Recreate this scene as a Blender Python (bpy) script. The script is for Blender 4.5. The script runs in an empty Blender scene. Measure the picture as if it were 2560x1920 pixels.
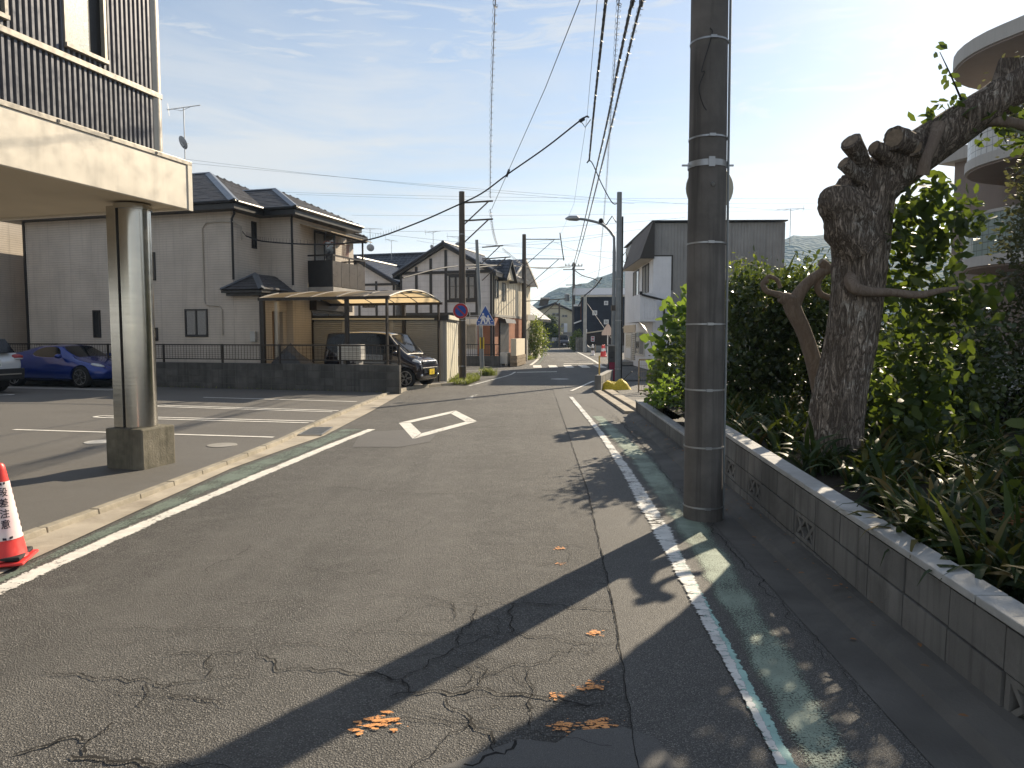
import bpy, bmesh, math, random
import numpy as np
from mathutils import Vector, Matrix

# ------------------------------------------------------------------ camera, sky, sun, exposure
SC = bpy.context.scene
COL = SC.collection
R = math.radians
CAM_H, PITCH = 1.6, math.atan(122 / 1776)
cam_d = bpy.data.cameras.new('camera'); cam = bpy.data.objects.new('camera', cam_d); COL.objects.link(cam)
cam.location = (0, 0, CAM_H); cam.rotation_euler = (math.pi / 2 - PITCH, 0, 0)
cam_d.sensor_width = 36; cam_d.lens = 36 * 1776 / 2560; cam_d.clip_start = .05; cam_d.clip_end = 6000
SC.camera = cam
SUN_EL, SUN_AZ = R(30), R(37)          # azimuth clockwise from +Y
W = bpy.data.worlds.new('World'); SC.world = W; W.use_nodes = True
nt = W.node_tree; nt.nodes.clear()
def wn(t, **k):
    n = nt.nodes.new(t)
    for a, b in k.items(): setattr(n, a, b)
    return n
wo = wn('ShaderNodeOutputWorld'); wb = wn('ShaderNodeBackground'); wb.inputs['Strength'].default_value = .076
sky = wn('ShaderNodeTexSky', sky_type='NISHITA', sun_disc=False, sun_elevation=SUN_EL, sun_rotation=SUN_AZ,
         air_density=1.0, dust_density=.3, ozone_density=1.2, altitude=20)
tc = wn('ShaderNodeTexCoord')
def wmath(op, x, y, clamp=False):
    q = wn('ShaderNodeMath', operation=op, use_clamp=clamp)
    for k, s in enumerate((x, y)):
        if isinstance(s, bpy.types.NodeSocket): nt.links.new(s, q.inputs[k])
        else: q.inputs[k].default_value = s
    return q.outputs[0]
def wrange(x, a, b, c=0., d=1.):
    q = wn('ShaderNodeMapRange', clamp=True, interpolation_type='SMOOTHSTEP'); nt.links.new(x, q.inputs[0])
    for k, s in enumerate((a, b, c, d)): q.inputs[k + 1].default_value = s
    return q.outputs[0]
def wnoise(scale, vs_, rot, det, rough, dist):
    mp = wn('ShaderNodeMapping'); mp.inputs['Scale'].default_value = vs_; mp.inputs['Rotation'].default_value = rot
    n = wn('ShaderNodeTexNoise'); L(tc.outputs['Generated'], mp.inputs[0]); L(mp.outputs[0], n.inputs['Vector'])
    for k, s in (('Scale', scale), ('Detail', det), ('Roughness', rough), ('Distortion', dist)): n.inputs[k].default_value = s
    return n.outputs[0]
L = nt.links.new
sep = wn('ShaderNodeSeparateXYZ'); L(tc.outputs['Generated'], sep.inputs[0])
# thin cirrus: a veil that thickens towards the horizon plus streaks drawn out along one direction
na = wnoise(1.3, (1, 1, 2.2), (.1, .35, .4), 4, .5, .3); nb = wnoise(2.6, (.8, 2.4, 7.0), (.15, .30, .55), 9, .60, .9); nc = wnoise(6, (1, 3, 8), (.2, .45, .6), 8, .62, 1.2)
zz = wmath('ADD', sep.outputs[2], wmath('MULTIPLY', wmath('SUBTRACT', na, .5), .55))
veil = wmath('MULTIPLY', wrange(zz, .22, .46, 1, 0), wrange(nb, .32, .62, .30, 1))
wisp = wmath('MULTIPLY', wrange(nc, .45, .70), .70)
fac = wmath('ADD', wmath('MULTIPLY', wmath('MAXIMUM', veil, wisp), .72), .20, True)
bw = wn('ShaderNodeRGBToBW'); L(sky.outputs[0], bw.inputs[0])
cl_l = wmath('MINIMUM', wmath('MAXIMUM', wmath('MULTIPLY', bw.outputs[0], 1.12), 5.8), 9.0)
cmb = wn('ShaderNodeCombineColor'); L(wmath('MULTIPLY', cl_l, 1.0), cmb.inputs[0]); L(wmath('MULTIPLY', cl_l, 1.0), cmb.inputs[1]); L(wmath('MULTIPLY', cl_l, .98), cmb.inputs[2])
mx = wn('ShaderNodeMix', data_type='RGBA'); L(fac, mx.inputs[0]); L(sky.outputs[0], mx.inputs[6]); L(cmb.outputs[0], mx.inputs[7])
L(mx.outputs[2], wb.inputs[0]); L(wb.outputs[0], wo.inputs[0])
sd = Vector((math.sin(SUN_AZ) * math.cos(SUN_EL), math.cos(SUN_AZ) * math.cos(SUN_EL), math.sin(SUN_EL)))
sun_d = bpy.data.lights.new('sun', 'SUN'); sun = bpy.data.objects.new('sun', sun_d); COL.objects.link(sun)
sun_d.energy = 5.0; sun_d.angle = R(.55); sun_d.color = (1, .85, .64)
sun.rotation_euler = sd.to_track_quat('Z', 'Y').to_euler(); sun.location = sd * 60
vs = SC.view_settings; vs.view_transform = 'Standard'; vs.look = 'None'; vs.exposure = .90; vs.gamma = 1; vs.use_curve_mapping = False
SC.cycles.use_denoising = True; SC.cycles.max_bounces = 7; SC.cycles.diffuse_bounces = 4; SC.cycles.glossy_bounces = 3
SC.cycles.transparent_max_bounces = 12; SC.cycles.transmission_bounces = 4; SC.cycles.volume_bounces = 0
SC.cycles.sample_clamp_indirect = 6
random.seed(7); rng = np.random.default_rng(7)

# ------------------------------------------------------------------ helpers
A0 = R(16)
U = (math.cos(A0), -math.sin(A0)); V = (math.sin(A0), math.cos(A0))
def ray(x, y):
    dx = (x - 1280) / 1776; dy = (960 - y) / 1776
    return dx, math.cos(PITCH) + dy * math.sin(PITCH), -math.sin(PITCH) + dy * math.cos(PITCH)
def G(x, y, z=0.):                                     # where a sight line meets level z
    a, b, c = ray(x, y); t = (z - CAM_H) / c; return Vector((a * t, b * t, z))
def P(x, y, Y):                                        # ... or the depth Y
    a, b, c = ray(x, y); t = Y / b; return Vector((a * t, Y, CAM_H + c * t))
K = G

class MB:
    def __init__(s): s.v = []; s.f = []; s.uv = None
    def add(s, vs, fs):
        o = len(s.v); s.v += [tuple(p) for p in vs]; s.f += [tuple(i + o for i in f) for f in fs]; return s
    def box(s, x0, x1, y0, y1, z0, z1):
        x0, x1 = sorted((x0, x1)); y0, y1 = sorted((y0, y1)); z0, z1 = sorted((z0, z1))
        return s.add([(x0,y0,z0),(x1,y0,z0),(x1,y1,z0),(x0,y1,z0),(x0,y0,z1),(x1,y0,z1),(x1,y1,z1),(x0,y1,z1)],
                     [(0,3,2,1),(4,5,6,7),(0,1,5,4),(1,2,6,5),(2,3,7,6),(3,0,4,7)])
    def obox(s, c, sz, m=None):
        m = m or Matrix.Identity(3); c = Vector(c); h = [q / 2 for q in sz]
        vs = [c + m @ Vector((a*h[0], b*h[1], d*h[2])) for d in (-1,1) for a, b in ((-1,-1),(1,-1),(1,1),(-1,1))]
        return s.add(vs, [(0,3,2,1),(4,5,6,7),(0,1,5,4),(1,2,6,5),(2,3,7,6),(3,0,4,7)])
    def bar(s, p, q, w, h=None):
        p, q = Vector(p), Vector(q); d = q - p
        m = d.to_track_quat('X', 'Z').to_matrix()
        return s.obox((p + q) / 2, (d.length, w, h or w), m)
    def tube(s, pts, r, n=8, cap=True):
        pts = [Vector(p) for p in pts]; k = len(pts)
        rs = r if isinstance(r, (list, tuple)) else [r] * k
        vs = []; fs = []; up = None
        for i, p in enumerate(pts):
            d = (pts[min(i+1, k-1)] - pts[max(i-1, 0)]).normalized()
            if up is None: up = d.orthogonal().normalized()
            up = (up - d * up.dot(d)); up = up.normalized() if up.length > 1e-5 else d.orthogonal().normalized()
            w = d.cross(up)
            for j in range(n):
                a = 2 * math.pi * j / n; vs.append(p + (up * math.cos(a) + w * math.sin(a)) * rs[i])
        for i in range(k - 1):
            for j in range(n):
                a, b = i*n + j, i*n + (j+1) % n; fs.append((a, b, b + n, a + n))
        if cap: fs += [tuple(range(n-1, -1, -1)), tuple(range((k-1)*n, k*n))]
        return s.add(vs, fs)
    def lathe(s, prof, n=20, c=(0, 0, 0), cap=True):
        return s.tube_z(prof, n, c, cap)
    def tube_z(s, prof, n, c, cap):
        vs = [(c[0] + r*math.cos(2*math.pi*j/n), c[1] + r*math.sin(2*math.pi*j/n), c[2] + z) for r, z in prof for j in range(n)]
        fs = [(i*n+j, i*n+(j+1)%n, (i+1)*n+(j+1)%n, (i+1)*n+j) for i in range(len(prof)-1) for j in range(n)]
        if cap: fs += [tuple(range(n-1, -1, -1)), tuple(range((len(prof)-1)*n, len(prof)*n))]
        return s.add(vs, fs)
    def poly(s, pts): return s.add(pts, [tuple(range(len(pts)))])
    def prism(s, pts, d):
        n = len(pts); d = Vector(d); pts = [Vector(p) for p in pts]
        return s.add(pts + [p + d for p in pts], [tuple(range(n-1, -1, -1)), tuple(range(n, 2*n))] + [(i, (i+1)%n, (i+1)%n+n, i+n) for i in range(n)])
    def mesh(s, name):
        me = bpy.data.meshes.new(name); me.from_pydata(s.v, [], s.f); me.validate()
        bm = bmesh.new(); bm.from_mesh(me); bmesh.ops.recalc_face_normals(bm, faces=bm.faces); bm.to_mesh(me); bm.free()
        return me
    def build(s, name, mat, parent=None, smooth=False, bevel=0, ang=35, keep=False):
        me = bpy.data.meshes.new(name); me.from_pydata(s.v, [], s.f)
        if s.uv:
            ul = me.uv_layers.new(name='UVMap'); ul.data.foreach_set('uv', np.array(s.uv, 'f').ravel())
        elif not keep:
            bm = bmesh.new(); bm.from_mesh(me); bmesh.ops.recalc_face_normals(bm, faces=bm.faces); bm.to_mesh(me); bm.free()
        o = bpy.data.objects.new(name, me); COL.objects.link(o); me.materials.append(mat)
        if parent: o.parent = parent
        if smooth:
            me.shade_smooth()
            try: me.set_sharp_from_angle(angle=R(ang))
            except Exception: pass
        if bevel:
            b = o.modifiers.new('bevel', 'BEVEL'); b.width = bevel; b.segments = 2; b.limit_method = 'ANGLE'
        return o
def tag(o, label=None, cat=None, group=None, kind=None):
    if label: o['label'] = label
    if cat: o['category'] = cat
    if group: o['group'] = group
    if kind: o['kind'] = kind
    return o
def thing(name, label, cat, loc=(0, 0, 0), rz=0, group=None):
    o = bpy.data.objects.new(name, None); COL.objects.link(o); o.empty_display_size = .2
    o.location = loc; o.rotation_euler = (0, 0, rz); return tag(o, label, cat, group)
def B(name, mat, parent, *boxes, bevel=0):              # several boxes, one part
    m = MB()
    for b in boxes: m.box(*b)
    return m.build(name, mat, parent, bevel=bevel)
def copy_tree(o, parent=None):
    c = o.copy(); COL.objects.link(c); c.parent = parent
    for ch in o.children: copy_tree(ch, c)
    return c
def catmull(pts, k=6):
    pts = [Vector(p) for p in pts]; q = [pts[0]*2 - pts[1]] + pts + [pts[-1]*2 - pts[-2]]; out = []
    for i in range(1, len(q) - 2):
        for j in range(k):
            t = j / k; a, b, c, d = q[i-1], q[i], q[i+1], q[i+2]
            out.append(.5*((2*b) + (c-a)*t + (2*a-5*b+4*c-d)*t*t + (3*b-a-3*c+d)*t*t*t))
    return out + [pts[-1]]
def np_mesh(name, V_, F_, mat, parent=None, smooth=True):
    """V_ (n,k,3) vertices of n equal pieces, F_ faces of one piece (all tris or all quads)"""
    n, k, _ = V_.shape; F_ = np.array(F_, int); q = F_.shape[1]
    f = (F_[None] + (np.arange(n) * k)[:, None, None]).reshape(-1, q)
    me = bpy.data.meshes.new(name); me.vertices.add(n*k); me.vertices.foreach_set('co', V_.reshape(-1).astype('f'))
    me.loops.add(f.size); me.loops.foreach_set('vertex_index', f.ravel().astype('i'))
    me.polygons.add(len(f)); me.polygons.foreach_set('loop_start', (np.arange(len(f)) * q).astype('i'))
    me.update(calc_edges=True); me.materials.append(mat)
    if smooth: me.shade_smooth()
    o = bpy.data.objects.new(name, me); COL.objects.link(o)
    if parent: o.parent = parent
    return o

# ------------------------------------------------------------------ materials
class NT:
    def __init__(s, name):
        s.m = bpy.data.materials.new(name); s.m.use_nodes = True; s.t = s.m.node_tree; s.t.nodes.clear()
        s.out = s.n('ShaderNodeOutputMaterial')
    def n(s, t, ins=None, **k):
        q = s.t.nodes.new(t)
        for a, b in k.items(): setattr(q, a, b)
        for a, b in (ins or {}).items(): s.put(q.inputs[a], b)
        return q
    def put(s, sock, b):
        if isinstance(b, bpy.types.NodeSocket): s.t.links.new(b, sock)
        elif isinstance(b, bpy.types.Node): s.t.links.new(b.outputs[0], sock)
        else: sock.default_value = b
    def math(s, op, a, b=0., clamp=False):
        q = s.n('ShaderNodeMath', operation=op, use_clamp=clamp); s.put(q.inputs[0], a); s.put(q.inputs[1], b); return q.outputs[0]
    def rng(s, x, a, b, c=0., d=1.):
        return s.n('ShaderNodeMapRange', {0: x, 1: a, 2: b, 3: c, 4: d}, clamp=True).outputs[0]
    def mix(s, f, a, b, mode='MIX'):
        q = s.n('ShaderNodeMix', data_type='RGBA', blend_type=mode); s.put(q.inputs[0], f)
        for sk, c in ((6, a), (7, b)): s.put(q.inputs[sk], c4(c) if isinstance(c, (tuple, list, float, int)) else c)
        return q.outputs[2]
    def pos(s): return s.n('ShaderNodeNewGeometry').outputs['Position']
    def obj(s): return s.n('ShaderNodeTexCoord').outputs['Object']
    def noise(s, vec, scale, detail=4, rough=.55, vscale=None, dist=0):
        if vscale: vec = s.n('ShaderNodeMapping', {0: vec, 'Scale': vscale}).outputs[0]
        return s.n('ShaderNodeTexNoise', {'Vector': vec, 'Scale': scale, 'Detail': detail, 'Roughness': rough, 'Distortion': dist}).outputs[0]
    def bump(s, h, st=.3, d=.01, nrm=None):
        q = s.n('ShaderNodeBump', {'Height': h, 'Strength': st, 'Distance': d})
        if nrm is not None: s.put(q.inputs['Normal'], nrm)
        return q.outputs[0]
    def pbr(s, col, rough=.6, metal=0., nrm=None, spec=.4, **k):
        q = s.n('ShaderNodeBsdfPrincipled', {'Metallic': metal, 'Specular IOR Level': spec})
        s.put(q.inputs['Base Color'], c4(col) if isinstance(col, (tuple, list, float)) else col); s.put(q.inputs['Roughness'], rough)
        if nrm is not None: s.put(q.inputs['Normal'], nrm)
        for a, b in k.items(): s.put(q.inputs[a.replace('_', ' ')], b)
        return q.outputs[0]
    def end(s, sh): s.put(s.out.inputs[0], sh); return s.m
def c4(c):
    if isinstance(c, (float, int)): c = (c, c, c)
    return (*c[:3], 1)
def mul(c, k): return tuple(min(1, q * k) for q in c)
MATS = {}
def M(name, col, rough=.6, metal=0., var=.18, scale=3., bump=0., bscale=60., spec=.4, streak=0., grime=0., gcol=None, coat=0., ov=0.):
    """plain procedural surface: blotchy tone, optional rain streaks, grime and fine relief"""
    if name in MATS: return MATS[name]
    t = NT(name); p = t.pos()
    n = t.noise(p, scale, 6, .6)
    c = t.mix(t.rng(n, .3, .7), mul(col, 1 - var), mul(col, 1 + var))
    if ov:
        r_ = t.n('ShaderNodeObjectInfo').outputs['Random']; c = t.mix(1., c, t.mix(r_, (1 - ov,) * 3, (1 + ov,) * 3), 'MULTIPLY')
    if streak:
        q = t.noise(p, 1.0, 5, .6, vscale=(14, 14, .6)); c = t.mix(t.math('MULTIPLY', t.rng(q, .5, .75), streak), c, mul(gcol or col, .35))
    if grime:
        q = t.noise(p, 1.3, 8, .68, dist=.4); c = t.mix(t.math('MULTIPLY', t.rng(q, .48, .68), grime), c, gcol or mul(col, .4))
    nr = t.bump(t.noise(p, bscale, 4, .6), bump, .01) if bump else None
    rg = t.rng(t.noise(p, scale * 4, 4), .3, .7, max(.02, rough - .1), min(1, rough + .1))
    MATS[name] = t.end(t.pbr(c, rg, metal, nr, spec, Coat_Weight=coat)); return MATS[name]

def asphalt(name, dark, light, cell, big=.25, rough=.82, bump=.6, warm=(1.0, .962, .895), track=0.):
    t = NT(name); p = t.pos()
    v1 = t.n('ShaderNodeTexVoronoi', {'Vector': p, 'Scale': cell}, feature='F1'); v2 = t.n('ShaderNodeTexVoronoi', {'Vector': p, 'Scale': cell * 2.1}, feature='F1')
    rnd = t.n('ShaderNodeSeparateColor', {0: v1.outputs['Color']}).outputs[0]
    a = t.rng(rnd, .0, 1., 0, 1); a = t.math('POWER', a, 1.7)
    edge = t.rng(v1.outputs['Distance'], .25, .62, 1, 0)
    k = t.math('MULTIPLY', a, edge)
    c = t.mix(k, mul(warm, dark), mul(warm, light))
    f = t.n('ShaderNodeSeparateColor', {0: v2.outputs['Color']}).outputs[0]
    c = t.mix(t.rng(f, .55, 1, 0, .35), c, mul(warm, light * .8))
    lg = t.noise(p, .55, 7, .62); lg2 = t.noise(p, 4.5, 5, .6)
    c = t.mix(t.rng(lg, .35, .7, 0, big), c, mul(warm, dark * .55)); c = t.mix(t.rng(lg2, .5, .75, 0, big * .7), c, mul((1, .98, .93), light * .55))
    if track: c = t.mix(t.rng(t.noise(p, 1.0, 5, .55, vscale=(1.1, .07, 1)), .45, .68, 0, track), c, mul(warm, light * .42)); c = t.mix(t.rng(t.noise(p, 1.0, 7, .7, vscale=(.9, .5, 1)), .55, .72, 0, track), c, mul(warm, dark * .8))
    h = t.math('ADD', t.math('MULTIPLY', edge, t.rng(rnd, 0, 1, .4, 1)), t.math('MULTIPLY', t.rng(v2.outputs['Distance'], .1, .6, 1, 0), .4))
    return t.end(t.pbr(c, t.rng(rnd, 0, 1, rough - .22, rough + .1), 0, t.bump(h, bump, 1.1 / cell), .45))
m_road = asphalt('road_asphalt', .040, .36, 112, .40, bump=.75, track=.4)
m_strip = asphalt('road_strip_asphalt', .052, .30, 140, .25, bump=.4)
m_lot = asphalt('lot_asphalt', .095, .26, 190, .28, bump=.3, warm=(1, .95, .87))
m_patch = asphalt('patch_asphalt', .085, .20, 260, .2, bump=.25, warm=(1, .97, .93))
m_ground = asphalt('yard_ground', .10, .22, 90, .35, bump=.4, warm=(1, .95, .86))

def paint(name, col, wear=.5, scale=34., edge=.5, under=None, vs=(1, 1, 1)):
    """worn road paint: noise eats into it, most at the edges (uv y runs across the stripe)"""
    t = NT(name); p = t.pos(); uv = t.n('ShaderNodeTexCoord').outputs['UV']
    y = t.n('ShaderNodeSeparateXYZ', {0: uv}).outputs[1]
    e = t.math('MULTIPLY', t.math('MINIMUM', y, t.math('SUBTRACT', 1., y)), 2.)
    n = t.noise(p, scale, 7, .68, vscale=vs); n2 = t.noise(p, 2.2, 3, .5)
    q = t.math('ADD', t.math('ADD', n, t.math('MULTIPLY', t.rng(e, 0, .5), edge)), t.math('MULTIPLY', t.math('SUBTRACT', n2, .5), .5))
    a = t.rng(q, wear, wear + .09)
    c = t.mix(t.rng(t.noise(p, 9, 5, .6), .35, .7), mul(col, .74), col)
    sh = t.pbr(c, .62, 0, t.bump(t.noise(p, 130, 3), .35, .006), .35)
    tr = t.n('ShaderNodeBsdfTransparent').outputs[0]
    ms = t.n('ShaderNodeMixShader', {0: a, 1: tr, 2: sh}); return t.end(ms.outputs[0])
m_white = paint('white_road_paint', (.76, .74, .68), .66, 38, .36)
m_white_worn = paint('worn_white_road_paint', (.74, .74, .71), .74, 34, .36, vs=(.45, 1.25, 1))
m_teal_worn = paint('worn_teal_road_paint', (.38, .60, .55), .62, 26, .3)
m_green = paint('green_road_paint', (.165, .205, .17), .585, 60, .2)
m_green_worn = paint('worn_green_road_paint', (.27, .335, .27), .575, 95, .18)
m_orange = paint('orange_survey_paint', (.85, .38, .13), .68, 60, .3)
m_faint = paint('faint_white_road_paint', (.55, .54, .50), .84, 14, .35)

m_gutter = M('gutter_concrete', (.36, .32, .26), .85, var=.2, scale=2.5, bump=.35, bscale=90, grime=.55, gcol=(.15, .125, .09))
m_gutter_d = M('dark_gutter_concrete', (.105, .10, .092), .85, var=.3, scale=2, bump=.4, bscale=70, grime=.7, gcol=(.04, .039, .036))  # much darker base tone than the left gutter, with blotchy stains
m_kerb = M('kerb_concrete', (.30, .27, .215), .85, var=.25, scale=6, bump=.5, bscale=60, grime=.5, gcol=(.13, .115, .07))
m_conc = M('plain_concrete', (.30, .29, .27), .85, var=.18, scale=4, bump=.3, bscale=80, grime=.35, gcol=(.15, .14, .12))
m_mossy = M('mossy_concrete', (.17, .155, .12), .9, var=.3, scale=7, bump=.6, bscale=45, streak=.5, grime=.7, gcol=(.045, .045, .025))
m_pole = M('concrete_pole', (.13, .12, .11), .78, var=.4, scale=2.5, bump=.35, bscale=70, streak=.75, grime=.6, gcol=(.065, .06, .055))
m_pole_far = M('dark_pole_paint', (.085, .068, .052), .6, var=.2, scale=3, streak=.3)
m_pole_grey = M('galvanised_pole', (.22, .24, .25), .5, .3, var=.12, scale=4, streak=.25)
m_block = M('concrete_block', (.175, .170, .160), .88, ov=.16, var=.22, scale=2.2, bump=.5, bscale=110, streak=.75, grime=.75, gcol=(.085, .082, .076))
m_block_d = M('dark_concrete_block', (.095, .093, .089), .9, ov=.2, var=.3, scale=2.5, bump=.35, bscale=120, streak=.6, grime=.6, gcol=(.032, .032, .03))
m_mortar = M('mortar', (.10, .098, .092), .95, var=.2, scale=9, bump=.3)
m_coping = M('coping_concrete', (.43, .43, .42), .8, var=.16, scale=9, bump=.5, bscale=140, grime=.45, gcol=(.20, .19, .17))
m_soil = M('garden_soil', (.035, .027, .018), .95, var=.4, scale=12, bump=.9, bscale=30)
_t = NT('brushed_steel'); _p = _t.pos(); _n = _t.noise(_p, 1., 5, .6, vscale=(2, 2, 160)); _d = _t.noise(_p, 4, 6, .6)
m_steel = _t.end(_t.pbr(_t.mix(_t.rng(_d, .4, .7), (.48, .465, .43), (.55, .525, .47)), _t.rng(_n, .3, .7, .14, .26), 1., _t.bump(_t.math('ADD', _n, _t.math('MULTIPLY', _t.noise(_p, 2.2, 3), 2.)), .02, .01), .5))
m_metal = M('grey_metal', (.35, .36, .37), .42, .8, var=.12, scale=8)
m_white_metal = M('white_metal', (.62, .60, .55), .45, 0, var=.06, scale=6)
m_black = M('black_metal', (.018, .017, .017), .45, 0, var=.2, scale=6)
m_bronze = M('bronze_metal', (.030, .024, .020), .42, .2, var=.2, scale=6)
m_rubber = M('black_rubber', (.020, .020, .021), .75, var=.3, scale=12)
m_wire = M('black_cable', (.016, .016, .018), .55, var=.2)
m_wire_g = M('grey_cable', (.13, .135, .145), .5, .2, var=.1)
m_red = M('red_plastic', (.72, .045, .040), .45, var=.12, scale=9, spec=.5)
m_fascia = M('cream_fascia', (.68, .63, .54), .42, .15, var=.05, scale=1.5, streak=.12, gcol=(.5, .44, .34))
m_soffit = M('soffit_board', (.58, .50, .38), .7, var=.06, scale=2)
m_navy_clad = M('navy_metal_cladding', (.155, .16, .18), .40, .3, var=.1, scale=3)
m_trim = M('trim_metal', (.42, .39, .34), .4, .5, var=.1, scale=4)
m_frost = M('frosted_glass', (.27, .35, .34), .30, var=.35, scale=60, bump=.3, bscale=150, spec=.6)
m_darkglass = M('dark_window_glass', (.010, .012, .014), .06, var=.3, scale=1.5, spec=.7)
m_curtain = M('curtain_cloth', (.34, .33, .31), .9, var=.2, scale=30)
m_slate = M('dark_roof_slate', (.058, .056, .060), .58, var=.35, scale=5, bump=.3, bscale=70, grime=.4, gcol=(.10, .095, .085))
m_ridge = M('roof_ridge_metal', (.16, .175, .20), .4, .5, var=.12)
m_tile = M('dark_roof_tile', (.035, .038, .050), .34, var=.3, scale=6, spec=.6)
m_poly = None
def siding(name, col, h, w, joint=.55, var=.12, bump=.45, grime=.34):
    """horizontal course siding: grooves as fine relief, drawn in the wall's own frame"""
    t = NT(name); o = t.obj(); s = t.n('ShaderNodeSeparateXYZ', {0: o})
    xy = t.math('ADD', s.outputs[0], s.outputs[1])
    fz = t.math('FRACT', t.math('DIVIDE', s.outputs[2], h)); fx = t.math('FRACT', t.math('DIVIDE', xy, w))
    gz = t.math('MINIMUM', t.rng(fz, 0, .14), t.rng(fz, .86, 1, 1, 0)); gx = t.math('MINIMUM', t.rng(fx, 0, .012), t.rng(fx, .988, 1, 1, 0))
    g = t.math('MINIMUM', gz, gx); p = t.pos()
    c = t.mix(t.rng(t.noise(p, 1.2, 6), .3, .7), mul(col, 1 - var), mul(col, 1 + var))
    q = t.noise(p, 1.0, 5, .6, vscale=(9, 9, .5)); c = t.mix(t.math('MULTIPLY', t.rng(q, .52, .78), grime), c, mul(col, .45))
    c = t.mix(t.math('MULTIPLY', t.math('SUBTRACT', 1., g), joint), c, mul(col, .45))
    return t.end(t.pbr(c, .75, 0, t.bump(g, bump, .012), .3))
m_siding = siding('beige_siding', (.54, .485, .42), .077, .9)
m_siding_w = siding('white_grey_siding', (.58, .56, .55), .33, 3.0, .2)
m_brickred = siding('red_brick_siding', (.30, .125, .065), .075, .24, .5, .2)
def corr_mat(name, col, pitch, axis=0):
    t = NT(name); o = t.obj(); s = t.n('ShaderNodeSeparateXYZ', {0: o})
    f = t.math('FRACT', t.math('DIVIDE', s.outputs[axis], pitch)); g = t.math('MINIMUM', t.rng(f, 0, .2), t.rng(f, .55, .75, 1, 0)); p = t.pos()
    c = t.mix(t.rng(t.noise(p, 1.4, 6), .3, .7), mul(col, .85), mul(col, 1.1))
    q = t.noise(p, 1.0, 5, .6, vscale=(5, 5, .35)); c = t.mix(t.math('MULTIPLY', t.rng(q, .55, .72), .5), c, mul(col, .35))
    return t.end(t.pbr(c, .5, .2, t.bump(g, .6, .02), .4))
def leafmat(name, cols, rough=.42, trans=.35, tcol=(.25, .36, .04), spec=.5):
    t = NT(name); r = t.n('ShaderNodeNewGeometry').outputs['Random Per Island']
    cr = t.n('ShaderNodeValToRGB', {0: r}); e = cr.color_ramp.elements
    e[0].color = c4(cols[0]); e[1].color = c4(cols[-1])
    for i, c in enumerate(cols[1:-1]): q = e.new((i + 1) / (len(cols) - 1)); q.color = c4(c)
    a = t.pbr(cr.outputs[0], rough, 0, None, spec)
    tl = t.n('ShaderNodeBsdfTranslucent', {0: t.mix(.6, cr.outputs[0], tcol)})
    return t.end(t.n('ShaderNodeMixShader', {0: trans, 1: a, 2: tl.outputs[0]}).outputs[0])
m_ginkgo = leafmat('ginkgo_leaf', [(.018, .034, .010), (.028, .055, .012), (.045, .080, .014), (.10, .12, .018)], .5, .34, (.22, .30, .03))
m_leaf = leafmat('dark_glossy_leaf', [(.016, .028, .011), (.030, .050, .016), (.050, .078, .020), (.09, .10, .03)], .3, .22, (.20, .28, .03))
m_leaf_l = leafmat('light_shrub_leaf', [(.035, .06, .014), (.07, .11, .02), (.12, .16, .03)], .38, .42, (.36, .42, .05))
m_leaf_f = leafmat('fine_grey_leaf', [(.022, .030, .014), (.045, .055, .026), (.09, .09, .045)], .5, .3, (.25, .25, .08))
m_strap = leafmat('strap_leaf', [(.010, .022, .008), (.018, .036, .010), (.030, .055, .013), (.045, .07, .016), (.14, .09, .025)], .5, .2, (.18, .22, .03), .22)
m_big = leafmat('big_leaf', [(.03, .065, .014), (.05, .10, .02), (.08, .14, .03)], .35, .45, (.34, .48, .05))
m_grass = leafmat('verge_grass', [(.04, .07, .015), (.08, .12, .02), (.16, .17, .05)], .6, .4, (.35, .40, .06))
m_dry = M('dry_stalk', (.24, .115, .045), .8, var=.3, scale=20)
def barkmat(name, a, b, c, fis=1.):
    """fissured bark: dark cracks where a stretched noise crosses its middle, pale lichen over it"""
    t = NT(name); p = t.pos(); n1_ = t.noise(p, 1.0, 6, .6, vscale=(20, 20, 3.6), dist=1.2); n2_ = t.noise(p, 1.0, 5, .6, vscale=(48, 48, 11), dist=.8); m = t.noise(p, 4.5, 8, .7)
    f1 = t.rng(t.math('ABSOLUTE', t.math('SUBTRACT', n1_, .5)), 0, .085); f2 = t.rng(t.math('ABSOLUTE', t.math('SUBTRACT', n2_, .5)), 0, .07); f = t.math('MULTIPLY', f1, t.math('ADD', t.math('MULTIPLY', f2, .45), .55))
    col = t.mix(f, a, b); col = t.mix(t.math('MULTIPLY', t.rng(m, .52, .62), t.rng(f, .3, .8, 0, .85)), col, c)
    return t.end(t.pbr(col, .92, 0, t.bump(t.math('ADD', f, t.math('MULTIPLY', t.noise(p, 90, 4), .25)), .95 * fis, .022), .15))
m_bark = barkmat('ginkgo_bark', (.10, .08, .065), (.40, .335, .275), (.50, .47, .42))
m_bark_s = barkmat('smooth_bark', (.15, .118, .095), (.22, .178, .145), (.17, .135, .108), .3)
m_bark_d = barkmat('dark_bark', (.02, .016, .012), (.07, .055, .04), (.09, .08, .065))

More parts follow.
